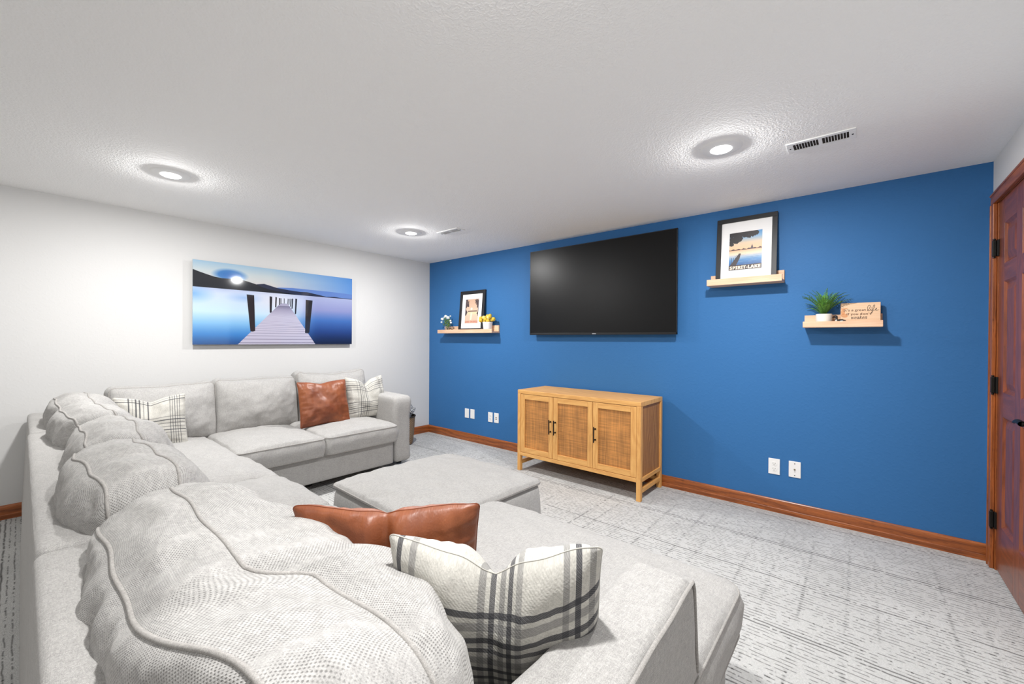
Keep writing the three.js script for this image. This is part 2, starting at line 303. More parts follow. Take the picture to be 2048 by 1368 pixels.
// door: casing, jamb, six-panel leaf, hinges, lever
{
  const door = new THREE.Group(); door.name = 'door_1'; door.userData.kind = 'structure'; door.position.set(W, 0, 0); scene.add(door);
  const cas = (z0, z1, y0, y1, g) => join([box(-.018, .0, y0, y1, z0, z1, g, .004), g === 'y' ? box(-.022, -.012, y0, y1, z0 + .004, z0 + .016, g, .003) : box(-.022, -.012, y1 - .016, y1 - .004, z0, z1, g, .003)]);
  mesh('door_casing', cas(.046, .108, 0, 2.0255, 'y'), trimWood, door); mesh('door_casing', cas(.892, .954, 0, 2.0255, 'y'), trimWood, door); mesh('door_casing', cas(.046, .954, 2.026, 2.088, 'z'), trimWood, door);
  mesh('door_jamb', join([box(0, T, 0, DH, DZ0, DZ0 + .02, 'y', .001), box(0, T, 0, DH, DZ1 - .02, DZ1, 'y', .001), box(0, T, DH - .02, DH, DZ0, DZ1, 'z', .001), box(.045, .057, 0, DH, DZ0, DZ1, 'y', .001)]), trimWood, door);
  const z0 = .121, z1 = .877, yt = 2.022, yb = .012, zc = [[.228, .452], [.546, .77]], yr = [[.27, .86], [.99, 1.58], [1.675, 1.89]];
  const x0 = .004, x1 = .04, leaf = [];
  for (const [a, b] of [[z0, zc[0][0]], [zc[0][1], zc[1][0]], [zc[1][1], z1]]) leaf.push(box(x0, x1, yb, yt, a, b, 'y', .0015));
  const ys = [[yb, yr[0][0]], [yr[0][1], yr[1][0]], [yr[1][1], yr[2][0]], [yr[2][1], yt]];
  for (const [a, b] of ys) for (const [c, d] of zc) leaf.push(box(x0, x1, a, b, c, d, 'z', .0015));
  const leafM = mesh('door_leaf', join(leaf), doorWood, door);
  for (const [a, b] of yr) for (const [c, d] of zc) {
    // raised panel: sticking slopes down, flat field raised in the middle
    const pts = [[0, 0, x0 + .001], [.012, .012, x0 + .011], [.02, .02, x0 + .012], [.05, .05, x0 + .003], [.05, .05, x0 + .003]], pos = [], idx = [];
    pts.forEach(([i, j, x]) => [[c + i, a + j], [d - i, a + j], [d - i, b - j], [c + i, b - j]].forEach(([z, y]) => pos.push(x, y, z)));
    for (let k = 0; k < 3; k++) for (let e = 0; e < 4; e++) { const p = k * 4 + e, q = k * 4 + (e + 1) % 4; idx.push(p, p + 4, q, q, p + 4, q + 4); }
    idx.push(12, 15, 13, 13, 15, 14);
    const g = new THREE.BufferGeometry(); g.setAttribute('position', new THREE.Float32BufferAttribute(pos, 3)); g.setIndex(idx);
    const q = boxUV(g, 'y'); q.computeVertexNormals(); mesh('panel', q, doorWood, leafM);
  }
  for (const y of [1.775, 1.02, .275]) {
    const hg = mesh('hinge', join([box(-.021, -.0035, y - .045, y + .045, .104, .118, 'y', .0045), box(-.004, .004, y - .045, y + .045, .112, .135, 'y', .001)]), black, door);
    mesh('hinge_pin', join([cyl(.004, .004, .1, 10, [-.013, y, .111]), cyl(.0055, .0055, .006, 10, [-.013, y + .05, .111]), cyl(.0055, .0055, .006, 10, [-.013, y - .05, .111])]), black, hg);
  }
  const lv = mesh('door_handle', join([cyl(.031, .029, .008, 28, [0, .905, .812], [1, 0, 0]), cyl(.011, .011, .045, 16, [-.022, .905, .812], [1, 0, 0])]), black, door);
  const lp = []; for (let i = 0; i <= 12; i++) { const t = i / 12; lp.push(new THREE.Vector3(-.045, .905 - .012 * t * t + .006 * Math.sin(t * 3), .822 - .125 * t)); }
  mesh('lever', tube(lp, .0115, false, 12, t => (1 - .55 * t * t) * (t > .98 ? .3 : 1)), black, lv);
}

// ---------------------------------------------------------------- ceiling fittings
const lampGlow = new THREE.MeshStandardMaterial({ color: 0xffffff, emissive: LAMP_COLOR, emissiveIntensity: 6, roughness: .5 });
{
  const ring = lathe([[.052, -.0108], [.056, -.011], [.066, -.0098], [.085, -.0072], [.098, -.0052], [.1025, 0]], 64), lens = lathe([[0, -.0195], [.02, -.0192], [.036, -.0178], [.046, -.0155], [.0525, -.0115]], 48);
  const texts = ['round white recessed ceiling light above the grey sofa, nearest the long white wall', 'round white recessed ceiling light beside the long slotted ceiling vent', 'round white recessed ceiling light in the far corner beside the small ceiling vent', 'round white recessed ceiling light above the chaise end of the sofa, out of the frame', 'round white recessed ceiling light behind the sofa near the white wall, out of the frame', 'round white recessed ceiling light behind the camera on the door side, out of the frame'];
  LAMPS.forEach(([x, z, k], i) => {
    const t = thing('ceiling_light', texts[i], 'ceiling light', [x, H, z], 0, 'recessed ceiling lights');
    mesh('trim_ring', ring, whiteMetal, t); mesh('diffuser', lens, lampGlow, t);
    const a = new THREE.RectAreaLight(LAMP_COLOR, LAMP_RADIANCE * k, .1, .1); a.position.set(x, H - .0225, z); a.rotation.x = -Math.PI / 2; scene.add(a);
    const p = new THREE.PointLight(LAMP_COLOR, LAMP_SIDE * k, 0, 2); p.position.set(x, H - .0222, z); p.castShadow = true; p.shadow.radius = .1; scene.add(p);
  });
}
function vent(label, x0, x1, z0, z1, slots) {
  const t = thing('ceiling_vent', label, 'vent', [(x0 + x1) / 2, H, (z0 + z1) / 2], 0, 'ceiling air registers');
  const w = x1 - x0, d = z1 - z0, ix = w / 2 - .028, iz = d / 2 - .024, y0 = -.006;
  mesh('frame', join([box(-w / 2, w / 2, y0, 0, -d / 2, -iz, 'x', .002), box(-w / 2, w / 2, y0, 0, iz, d / 2, 'x', .002), box(-w / 2, -ix, y0, 0, -iz, iz, 'x', .001), box(ix, w / 2, y0, 0, -iz, iz, 'x', .001), box(-.008, .008, y0, 0, -iz, iz, 'x', .001)]), whiteMetal, t);
  mesh('backing', box(-ix, ix, -.002, -.0005, -iz, iz, 'x', 0), new THREE.MeshStandardMaterial({ color: 0x2b211a, roughness: .9 }), t);
  const fin = box(-.0012, .0012, -.0065, .0, -iz, iz, 'z', 0); fin.rotateZ(.25);
  for (const s of [-1, 1]) for (let k = 1; k < slots; k++) { const m = mesh('slat', fin, whiteMetal, t); m.position.x = s * (.008 + (ix - .008) * k / slots); }
  for (const s of [-1, 1]) mesh('screw', cyl(.004, .004, .003, 10, [s * (w / 2 - .014), y0 - .001, 0]), black, t);
}
vent('long white slotted ceiling vent near the door end of the blue wall', 4.182, 4.468, .862, .99, 9);
vent('small white ceiling vent beside the far corner ceiling light', 1.345, 1.63, .88, .99, 9);

// ---------------------------------------------------------------- canvas print on the left wall
{
  const z0 = 1.148, z1 = 2.622, y0 = 1.196, y1 = 1.94, d = .045;
  const t = thing('canvas_print', 'wide glossy lake print of a jetty at dusk on the white wall', 'picture', [0, y0, (z0 + z1) / 2]);
  const w = z1 - z0, h = y1 - y0;
  mesh('backing', box(.001, d - .006, .012, h - .012, -w / 2 + .012, w / 2 - .012, 'z', .001), dark, t);
  mesh('edge', box(d - .008, d, 0, h, -w / 2, w / 2, 'z', .001), new THREE.MeshPhysicalMaterial({ color: 0xb9c4cc, roughness: .3 }), t);
  const tex = canvasTex(2048, 1024, (c, W2, H2) => {
    const X = x => x * W2, Y = y => y * H2, hz = .315;
    let g = c.createLinearGradient(0, 0, 0, Y(hz)); g.addColorStop(0, '#94b2c8'); g.addColorStop(.35, '#b6c0c3'); g.addColorStop(.75, '#c2bebb'); g.addColorStop(1, '#b4b1cb'); c.fillStyle = g; c.fillRect(0, 0, W2, Y(hz) + 2);
    g = c.createLinearGradient(X(.42), 0, W2, 0); g.addColorStop(0, 'rgba(70,120,190,0)'); g.addColorStop(1, 'rgba(70,122,192,.85)'); c.fillStyle = g; c.fillRect(0, 0, W2, Y(hz) + 2);
    c.save(); c.translate(X(.191), Y(.142)); c.scale(1, .42); g = c.createRadialGradient(0, 0, 0, 0, 0, X(.105)); g.addColorStop(0, '#2a62a6'); g.addColorStop(.6, 'rgba(52,108,172,.9)'); g.addColorStop(1, 'rgba(90,140,190,0)'); c.fillStyle = g; c.fillRect(-X(.2), -X(.2), X(.4), X(.4)); c.restore();
    // water: pale in the middle, blue towards the corners
    const water = c.createLinearGradient(0, Y(hz), 0, H2); water.addColorStop(0, '#a9b4d0'); water.addColorStop(.1, '#b9c6da'); water.addColorStop(.42, '#b4cede'); water.addColorStop(.62, '#78abd4'); water.addColorStop(.82, '#3a78b8'); water.addColorStop(1, '#244a7e'); c.fillStyle = water; c.fillRect(0, Y(hz), W2, H2);
    const dusk = c.createLinearGradient(0, Y(hz), 0, H2); dusk.addColorStop(0, '#9aa2c4'); dusk.addColorStop(.28, '#8389b6'); dusk.addColorStop(.5, '#3f66a8'); dusk.addColorStop(.75, '#263f78'); dusk.addColorStop(1, '#171b33');
    for (let x = X(.5); x < W2; x += 4) { c.globalAlpha = sstep(.5, .74, x / W2); c.fillStyle = dusk; c.fillRect(x, Y(hz), 4, H2); } c.globalAlpha = 1;
    c.save(); c.translate(X(.46), Y(.43)); c.scale(1, .5); g = c.createRadialGradient(0, 0, 0, 0, 0, X(.22)); g.addColorStop(0, 'rgba(206,205,216,.95)'); g.addColorStop(1, 'rgba(200,204,218,0)'); c.fillStyle = g; c.fillRect(-X(.3), -Y(.23), X(.6), X(.5)); c.restore();
    c.save(); c.translate(X(0), Y(.4)); c.scale(1, .5); g = c.createRadialGradient(0, 0, 0, 0, 0, X(.12)); g.addColorStop(0, 'rgba(96,150,206,.75)'); g.addColorStop(1, 'rgba(110,165,215,0)'); c.fillStyle = g; c.fillRect(0, -X(.2), X(.2), X(.4)); c.restore();
    c.save(); c.translate(X(.27), Y(.41)); c.scale(1, .3); g = c.createRadialGradient(0, 0, 0, 0, 0, X(.12)); g.addColorStop(0, 'rgba(110,150,205,.55)'); g.addColorStop(1, 'rgba(130,165,215,0)'); c.fillStyle = g; c.fillRect(-X(.2), -X(.2), X(.4), X(.4)); c.restore();
    // hills
    const hill = (pts, col) => { c.fillStyle = col; c.beginPath(); c.moveTo(X(pts[0][0]), Y(hz + .002)); pts.forEach(p => c.lineTo(X(p[0]), Y(p[1]))); c.lineTo(X(pts[pts.length - 1][0]), Y(hz + .002)); c.fill(); };
    hill([[.44, .25], [.474, .238], [.56, .226], [.673, .228], [.83, .23], [1, .24]], '#5b78b4');
    hill([[.3, .24], [.345, .22], [.383, .208], [.42, .225], [.463, .246], [.54, .262], [.614, .27], [.66, .266], [.704, .278], [.76, .295], [.8, .308], [.86, .3], [.93, .309], [1, .31]], '#2c3043');
    hill([[0, .114], [.03, .135], [.067, .157], [.105, .178], [.146, .189], [.2, .185], [.247, .181], [.29, .2], [.334, .223], [.375, .255], [.421, .277], [.5, .296], [.585, .31]], '#25272c');
    // jetty deck and posts
    const vy = .447, dl = y => mix(.485, .232, (y - vy) / (1 - vy)), dr = y => mix(.531, .72, (y - vy) / (1 - vy));
    c.beginPath(); c.moveTo(X(dl(vy)), Y(vy)); c.lineTo(X(dr(vy)), Y(vy)); c.lineTo(X(dr(1)), H2); c.lineTo(X(dl(1)), H2); c.closePath(); g = c.createLinearGradient(0, Y(vy), 0, H2); g.addColorStop(0, '#9a97ae'); g.addColorStop(.35, '#b9b6c9'); g.addColorStop(1, '#aeabbe'); c.fillStyle = g; c.fill();
    for (let k = 0; k < 60; k++) { const dd = 1 / (1 + .1 * k), y = vy - .06 + (1.04 - vy + .06) * dd; if (y > 1 || y < vy) continue; c.strokeStyle = 'rgba(42,38,66,.8)'; c.lineWidth = Math.max(.8, 6 * dd * dd); c.beginPath(); c.moveTo(X(dl(y)), Y(y)); c.lineTo(X(dr(y)), Y(y)); c.stroke(); }
    const post = (xa, xb, y0p, xc, xd, y1p) => { c.fillStyle = '#2a292e'; c.beginPath(); c.moveTo(X(xa), Y(y0p)); c.lineTo(X(xb), Y(y0p + .004)); c.lineTo(X(xd), Y(y1p - .006)); c.lineTo(X((xc + xd) / 2), Y(y1p + .004)); c.lineTo(X(xc), Y(y1p)); c.fill(); };
    for (const q of [[.474, .481, .376, .474, .48, .47], [.484, .489, .377, .484, .489, .455], [.505, .509, .376, .505, .509, .447], [.53, .534, .378, .529, .533, .448], [.537, .542, .377, .536, .541, .46], [.548, .555, .375, .546, .552, .485], [.558, .566, .372, .555, .562, .512], [.452, .461, .367, .45, .458, .505], [.58, .592, .369, .577, .586, .582], [.416, .432, .364, .417, .429, .579], [.281, .324, .363, .303, .331, .832], [.651, .699, .374, .647, .677, .842]]) post(...q);
  });
  const pg = new THREE.PlaneGeometry(w, h); pg.rotateY(Math.PI / 2); pg.translate(d + .0006, h / 2, 0);
  mesh('print', pg, new THREE.MeshPhysicalMaterial({ map: tex, roughness: .06, clearcoat: .3, clearcoatRoughness: .05 }), t);
}

// ---------------------------------------------------------------- television
{
  const x0 = 1.785, x1 = 3.325, y0 = 1.308, y1 = 2.193;
  const t = thing('television', 'large black wall-mounted flat television, switched off, on the blue wall', 'television', [(x0 + x1) / 2, y0, 0]), w = x1 - x0, h = y1 - y0;
  mesh('wall_mount', join([box(-.25, .25, .25, .65, 0, .03, 'x', .002), box(-.3, -.24, .15, .72, .012, .04, 'y', .002), box(.24, .3, .15, .72, .012, .04, 'y', .002)]), black, t);
  mesh('case', join([box(-w / 2 + .004, w / 2 - .004, .004, h - .004, .05, .07, 'x', .004), box(-w / 2 + .12, w / 2 - .12, .06, h * .72, .028, .055, 'x', .012)]), black, t);
  const bz = new THREE.MeshPhysicalMaterial({ color: 0x0d0d0f, roughness: .35 });
  mesh('bezel', join([box(-w / 2, w / 2, 0, .02, .056, .0765, 'x', .002), box(-w / 2, w / 2, h - .007, h, .056, .0765, 'x', .002), box(-w / 2, -w / 2 + .007, .0, h, .056, .0765, 'x', .002), box(w / 2 - .007, w / 2, .0, h, .056, .0765, 'x', .002)]), bz, t);
  const sg = new THREE.PlaneGeometry(w - .012, h - .026); sg.translate(0, .0065 + h / 2, .0748);
  mesh('screen', sg, new THREE.MeshPhysicalMaterial({ color: 0x030304, roughness: .36, specularIntensity: .55 }), t);
  mesh('badge', join([box(-.02, .02, .0065, .013, .0755, .0772, 'x', .0005)]), new THREE.MeshStandardMaterial({ color: 0xb9bcc0, roughness: .35, metalness: .5 }), t);
}

// ---------------------------------------------------------------- picture ledges and what stands on them
const SD = .118;
function ledge(label, x0, x1, y0, yLip, yBack) {
  const t = thing('picture_ledge', label, 'shelf', [(x0 + x1) / 2, y0, 0], 0, 'pine picture ledges on the blue wall'), w = x1 - x0;
  mesh('back_board', box(-w / 2, w / 2, .019, yBack - y0, 0, .019, 'x', .002), pine, t);
  mesh('base_board', box(-w / 2, w / 2, 0, .019, 0, SD, 'x', .002), pine, t);
  mesh('front_lip', box(-w / 2, w / 2, 0, yLip - y0, SD, SD + .019, 'x', .002), pine, t);
}
ledge('longest pine picture ledge, left of the television, holding a frame, vase and flower pot', .335, 1.285, 1.334, 1.378, 1.424);
ledge('pine picture ledge right of the television holding the large lake poster', 3.57, 4.066, 1.682, 1.73, 1.774);
ledge('pine picture ledge nearest the door holding the fern and wooden sign', 4.188, 4.598, 1.35, 1.39, 1.438);

function framed(label, cx, yb, zb, w, h, lean, fw, matIn, tex) {   // stands at zb, leans back by lean (m) at its top
  const t = thing('framed_poster', label, 'picture', [cx, yb, zb]); t.rotation.order = 'YXZ'; t.rotation.x = -Math.asin(lean / h);
  mesh('frame', join([box(-w / 2, w / 2, 0, fw, -.02, 0, 'x', .002), box(-w / 2, w / 2, h - fw, h, -.02, 0, 'x', .002), box(-w / 2, -w / 2 + fw, fw, h - fw, -.02, 0, 'y', .002), box(w / 2 - fw, w / 2, fw, h - fw, -.02, 0, 'y', .002)]), frameBlack, t);
  mesh('backing', box(-w / 2 + .004, w / 2 - .004, .004, h - .004, -.019, -.012, 'x', 0), dark, t);
  const [l, r, b, tp] = matIn, q = .0075;                        // window of the mat
  mesh('mat', join([box(-w / 2 + fw, w / 2 - fw, fw, b, -.012, -q, 'x', 0), box(-w / 2 + fw, w / 2 - fw, tp, h - fw, -.012, -q, 'x', 0), box(-w / 2 + fw, l, b, tp, -.012, -q, 'x', 0), box(r, w / 2 - fw, b, tp, -.012, -q, 'x', 0)]), matBoard, t);
  const pg = new THREE.PlaneGeometry(r - l, tp - b); pg.translate((l + r) / 2, (b + tp) / 2, -.0095);
  mesh('print', pg, new THREE.MeshPhysicalMaterial({ map: tex, roughness: .45 }), t);
}
const posterLake = canvasTex(768, 960, (c, w, h) => {
  let g = c.createLinearGradient(0, 0, 0, h * .47); g.addColorStop(0, '#5b97cc'); g.addColorStop(.3, '#8ab0d0'); g.addColorStop(.6, '#dcc3a8'); g.addColorStop(1, '#f2bd92'); c.fillStyle = g; c.fillRect(0, 0, w, h * .47);
  g = c.createLinearGradient(0, h * .47, 0, h * .85); g.addColorStop(0, '#e9b08c'); g.addColorStop(.25, '#edd2b4'); g.addColorStop(.45, '#a9b6c6'); g.addColorStop(.7, '#4d86b9'); g.addColorStop(1, '#2c5b92'); c.fillStyle = g; c.fillRect(0, h * .47, w, h * .4);
  const r = rng(5); for (let k = 0; k < 70; k++) { const y = h * (.6 + .27 * r()); c.fillStyle = r() > .5 ? 'rgba(235,215,195,.35)' : 'rgba(30,70,130,.4)'; c.fillRect(r() * w, y, 60 + r() * 160, 3); }
  c.fillStyle = '#4a3a3e'; c.beginPath(); c.moveTo(0, h * .475); for (let x = 0; x <= w; x += 16) c.lineTo(x, h * (.448 + .012 * Math.sin(x * .05) + .014 * (r() - .5))); c.lineTo(w, h * .475); c.fill();
  c.fillStyle = '#4a4652'; c.beginPath(); c.moveTo(w * .7, h * .35); c.lineTo(w * .655, h * .452); c.lineTo(w * .7, h * .452); c.fill(); c.beginPath(); c.moveTo(w * .705, h * .34); c.lineTo(w * .745, h * .452); c.lineTo(w * .705, h * .452); c.fill(); c.fillRect(w * .65, h * .455, w * .1, h * .013);
  c.fillStyle = '#3b3437'; c.beginPath(); c.moveTo(w * .02, h * .88); c.lineTo(w * .31, h * .565); c.lineTo(w * .37, h * .565); c.lineTo(w * .33, h * .7); c.lineTo(w * .22, h * .88); c.fill();
  for (const [x, a, b] of [[.08, .66, .86], [.14, .66, .8], [.19, .62, .74], [.24, .6, .7], [.3, .56, .62]]) c.fillRect(w * x, h * a, 9, h * (b - a));
  c.strokeStyle = '#d9c3a5'; c.lineWidth = 7; c.strokeRect(w * .37, h * .555, w * .15, h * .035);
  c.fillStyle = '#2e2b2d'; const leaf = (cx, cy, s) => { for (let k = 0; k < 60; k++) { const a = r() * 7, d = Math.sqrt(r()) * s; c.beginPath(); c.arc(cx + Math.cos(a) * d * 1.25, cy + Math.sin(a) * d, 14 + r() * 22, 0, 7); c.fill(); } };
  leaf(60, 60, 110); leaf(220, 60, 130); leaf(60, 190, 90); leaf(180, 190, 70); leaf(470, 50, 110); leaf(580, 40, 80); leaf(30, 280, 40); leaf(350, 20, 90);
  c.fillStyle = '#33292c'; c.fillRect(0, h * .87, w, h * .13);
  c.fillStyle = '#f3dcc4'; c.textAlign = 'center'; c.textBaseline = 'middle'; c.font = 'bold 108px sans-serif'; const tx = 'SPIRIT-LAKE', tw = c.measureText(tx).width; c.save(); c.translate(w / 2, h * .938); c.scale(w * .95 / tw, 1); c.lineWidth = 5; c.strokeStyle = '#f3dcc4'; c.strokeText(tx, 0, 0); c.fillText(tx, 0, 0); c.restore();
});
framed('large black frame with a SPIRIT-LAKE dock and sailboat poster, right of the television', 3.822, 1.702, .083, .406, .506, .05, .034, [-.113, .107, .096, .388], posterLake);
const posterSun = canvasTex(512, 672, (c, w, h) => {
  let g = c.createLinearGradient(0, 0, 0, h); g.addColorStop(0, '#cfa88e'); g.addColorStop(.4, '#d8b89e'); g.addColorStop(.55, '#d4c3a8'); g.addColorStop(1, '#d0ad98'); c.fillStyle = g; c.fillRect(0, 0, w, h);
  const r = rng(9); c.fillStyle = '#f6ead2'; c.beginPath(); c.arc(w * .47, h * .4, 36, 0, 7); c.fill();
  c.fillStyle = '#7d6257'; c.fillRect(w * .2, h * .475, w * .7, h * .045); c.fillStyle = '#d7caa2'; c.fillRect(w * .2, h * .53, w * .68, h * .1);
  c.fillStyle = '#efe0c0'; c.beginPath(); c.moveTo(w * .42, h * .56); c.lineTo(w * .55, h * .56); c.lineTo(w * .5, h * .86); c.lineTo(w * .38, h * .86); c.fill();
  c.fillStyle = '#4f4142'; const leaf = (x0, y0, ww, hh, n) => { for (let k = 0; k < n; k++) { const x = x0 + r() * ww, y = y0 + r() * hh; c.beginPath(); c.ellipse(x, y, 10 + r() * 12, 26 + r() * 22, (r() - .5) * 1.2, 0, 7); c.fill(); } };
  leaf(0, 0, w * .14, h * .3, 26); leaf(w * .1, h * .1, w * .16, h * .18, 14); leaf(w * .76, 0, w * .24, h * .26, 34); leaf(w * .9, h * .2, w * .1, h * .12, 9);
  c.fillRect(0, 0, 26, h * .5); c.fillRect(w - 26, 0, 26, h * .7); c.beginPath(); c.moveTo(0, h * .36); c.lineTo(w * .17, h * .54); c.lineTo(w * .08, h * .66); c.lineTo(0, h * .68); c.fill(); c.beginPath(); c.moveTo(w, h * .5); c.lineTo(w * .86, h * .6); c.lineTo(w, h * .66); c.fill();
  c.fillStyle = '#b9543e'; c.textAlign = 'center'; c.textBaseline = 'middle'; c.font = 'bold 70px sans-serif'; const tx = 'LAKE OKOBOJI', tw = c.measureText(tx).width; c.save(); c.translate(w / 2, h * .935); c.scale(w * .96 / tw, 1); c.fillText(tx, 0, 0); c.restore();
});
framed('black frame with an orange sunset lake poster on the long ledge left of the television', .857, 1.353, .065, .43, .505, .043, .042, [-.115, .113, .103, .4], posterSun);

// wooden sign
{
  const t = thing('wooden_sign', 'pale wooden block sign lettered about a great life, on the ledge beside the fern', 'sign', [4.488, 1.369, .062]); t.rotation.order = 'YXZ'; t.rotation.x = -.09;
  mesh('board', box(-.1, .1, 0, .142, -.022, 0, 'x', .002), signWood, t);
  const tex = canvasTex(1024, 720, (c, w, h) => {
    c.fillStyle = '#e4c3a2'; c.fillRect(0, 0, w, h); const r = rng(3);
    for (let k = 0; k < 90; k++) { c.strokeStyle = `rgba(190,130,80,${.08 + .12 * r()})`; c.lineWidth = 2 + 5 * r(); const y = r() * h; c.beginPath(); c.moveTo(0, y); c.bezierCurveTo(w * .3, y + 20 * (r() - .5), w * .6, y + 30 * (r() - .5), w, y + 20 * (r() - .5)); c.stroke(); }
    c.fillStyle = 'rgba(200,124,68,.6)'; c.beginPath(); c.ellipse(95, 420, 95, 70, .3, 0, 7); c.fill(); c.beginPath(); c.ellipse(70, 190, 120, 22, -.12, 0, 7); c.fill(); c.beginPath(); c.ellipse(60, 300, 55, 90, 0, 0, 7); c.fill();
    c.fillStyle = '#5a3a26'; c.strokeStyle = '#3a281d'; c.lineCap = 'round'; c.lineJoin = 'round'; c.textBaseline = 'alphabetic';
    const fit = (s, font, x, y, ww) => { c.font = font; const m = c.measureText(s).width; c.save(); c.translate(x, y); c.scale(ww / m, 1); c.fillText(s, 0, 0); c.restore(); };
    fit("It's a great", 'bold 104px sans-serif', 70, 280, 590); fit("if you don't", 'bold 100px sans-serif', 150, 412, 650);
    c.fillStyle = '#33221a'; c.lineWidth = 13;                        // brush script "life"
    c.save(); c.translate(0, -18); c.beginPath(); c.moveTo(690, 300); c.bezierCurveTo(790, 200, 780, 90, 735, 110); c.bezierCurveTo(690, 140, 690, 330, 745, 300); c.bezierCurveTo(775, 280, 790, 240, 790, 225); c.bezierCurveTo(780, 330, 815, 310, 835, 270); c.bezierCurveTo(900, 150, 890, 90, 862, 110); c.bezierCurveTo(825, 150, 830, 390, 800, 385); c.bezierCurveTo(790, 330, 860, 290, 900, 270); c.bezierCurveTo(960, 215, 915, 200, 905, 250); c.bezierCurveTo(900, 320, 950, 300, 975, 270); c.stroke(); c.beginPath(); c.arc(797, 180, 8, 0, 7); c.fill(); c.restore();
    fit('weaken', 'italic bold 140px serif', 260, 545, 430);
  });
  const pg = new THREE.PlaneGeometry(.198, .14); pg.translate(0, .071, .0006); mesh('lettering', pg, new THREE.MeshStandardMaterial({ map: tex, roughness: .6 }), t);
}

// fern in a white pot
function leafMat(a, b) { return new THREE.MeshPhysicalMaterial({ vertexColors: true, roughness: .6, color: 0xffffff, side: THREE.DoubleSide }); }
const green = leafMat();
function tint(geo, f) { const n = geo.attributes.position.count, c = new Float32Array(n * 3); for (let i = 0; i < n; i++) { const q = f(i); c[i * 3] = q[0]; c[i * 3 + 1] = q[1]; c[i * 3 + 2] = q[2]; } geo.setAttribute('color', new THREE.BufferAttribute(c, 3)); return geo; }
{
  const t = thing('potted_fern', 'bushy green fern in a short white pot on the ledge nearest the door', 'plant', [4.3, 1.369, .07]);
  mesh('pot', lathe([[0, .001], [.036, .001], [.041, .006], [.045, .02], [.0455, .066], [.0445, .0725], [.041, .0725], [.0405, .055], [0, .055]], 40), new THREE.MeshPhysicalMaterial({ color: 0xe9e4da, roughness: .4 }), t);
  mesh('soil', lathe([[0, .06], [.02, .061], [.0403, .058]], 20), new THREE.MeshStandardMaterial({ color: 0x3a2b1f, roughness: 1 }), t);
  const r = rng(21);
  for (let k = 0; k < 34; k++) {
    const az = k * 2.399 + r() * .4, inner = k < 16, L = inner ? .165 + r() * .035 : .15 + r() * .05, el = inner ? 1.12 + r() * .35 : .62 + r() * .5, pos = [], col = [], idx = [];
    const sq = .8, dirx = Math.cos(az), dirz = Math.sin(az) * sq; const N = 16; let prev = null;
    const at = s => { const a = el - s * s * .28, rr = Math.cos(a) * L * s; let z = dirz * rr; if (z < -.05) z = -.05; return new THREE.Vector3(dirx * rr, .062 + Math.sin(a) * L * s, z); };
    const shade = .75 + r() * .5;
    for (let i = 1; i <= N; i++) {
      const s = i / N, p = at(s), tg = at(Math.min(1, s + .02)).sub(at(s - .02)).normalize(), side = new THREE.Vector3(-dirz, 0, dirx).normalize(), ll = .024 * Math.sin(Math.PI * Math.pow(mix(.12, .97, s), .8)) + .002;
      for (const sg of [-1, 1]) {
        const d = side.clone().multiplyScalar(sg).addScaledVector(tg, .55).addScaledVector(new THREE.Vector3(0, 1, 0), .15 + .2 * (r() - .5)).normalize(), wv = tg.clone().multiplyScalar(.0038), tip = p.clone().addScaledVector(d, ll), mid = p.clone().addScaledVector(d, ll * .45), b = pos.length / 3;
        for (const q of [p, mid.clone().add(wv), tip, mid.clone().sub(wv)]) pos.push(q.x, q.y, q.z);
        const g0 = shade * (.7 + .5 * r()), yy = .6 + .7 * s; for (let m = 0; m < 4; m++) col.push(.12 * g0 * yy, .32 * g0 * yy, .04 * g0);
        idx.push(b, b + 1, b + 2, b, b + 2, b + 3);
      }
    }
    const stem = tube(Array.from({ length: 8 }, (_, i) => at(i / 7)), .0011, false, 4), sb = pos.length / 3; const sp = stem.attributes.position;
    for (let i = 0; i < sp.count; i++) { pos.push(sp.getX(i), sp.getY(i), sp.getZ(i)); col.push(.05, .13, .02); } for (const q of stem.index.array) idx.push(sb + q);
    const g = new THREE.BufferGeometry(); g.setAttribute('position', new THREE.Float32BufferAttribute(pos, 3)); g.setAttribute('color', new THREE.Float32BufferAttribute(col, 3)); g.setIndex(idx); g.computeVertexNormals();
    mesh('frond', g, green, t);
  }
}
// small black and white water-bird figurines
function bird(label, pos, turn, s) {
  const t = thing('bird_figurine', label, 'figurine', pos, turn, 'water-bird figurines on the ledge'), V = THREE.Vector3;
  const sp = [[-.028, .02, 0], [-.022, .017, 0], [-.01, .014, 0], [.004, .0145, 0], [.014, .019, 0], [.017, .028, 0], [.0165, .036, 0], [.02, .042, 0], [.028, .041, 0], [.036, .0385, 0], [.041, .0375, 0]].map(p => new V(...p.map(q => q * s)));
  const rad = [.002, .008, .0135, .0135, .0085, .006, .0056, .0072, .0058, .0022, .0006], pts = new THREE.CatmullRomCurve3(sp).getPoints(40);
  const body = tube(pts, s, false, 14, u => { const k = u * 10, i = Math.min(9, Math.floor(k)); return mix(rad[i], rad[i + 1], k - i); });
  const p = body.attributes.position; tint(body, i => (p.getY(i) < .0105 * s || (p.getX(i) > .009 * s && p.getX(i) < .02 * s && p.getY(i) < .024 * s && p.getY(i) > .014 * s)) ? [.75, .73, .7] : [.012, .012, .014]);
  mesh('body', body, new THREE.MeshPhysicalMaterial({ vertexColors: true, roughness: .25, clearcoat: .4 }), t);
  for (const sg of [-1, 1]) mesh('eye', new THREE.SphereGeometry(.0012 * s, 10, 8).translate(.0235 * s, .0435 * s, sg * .0055 * s), new THREE.MeshStandardMaterial({ color: 0xb02018, roughness: .3 }), t);
}
bird('larger black and white water-bird figurine with raised neck, beside the fern pot', [4.386, 1.369, .098], 2.6, 1.25);
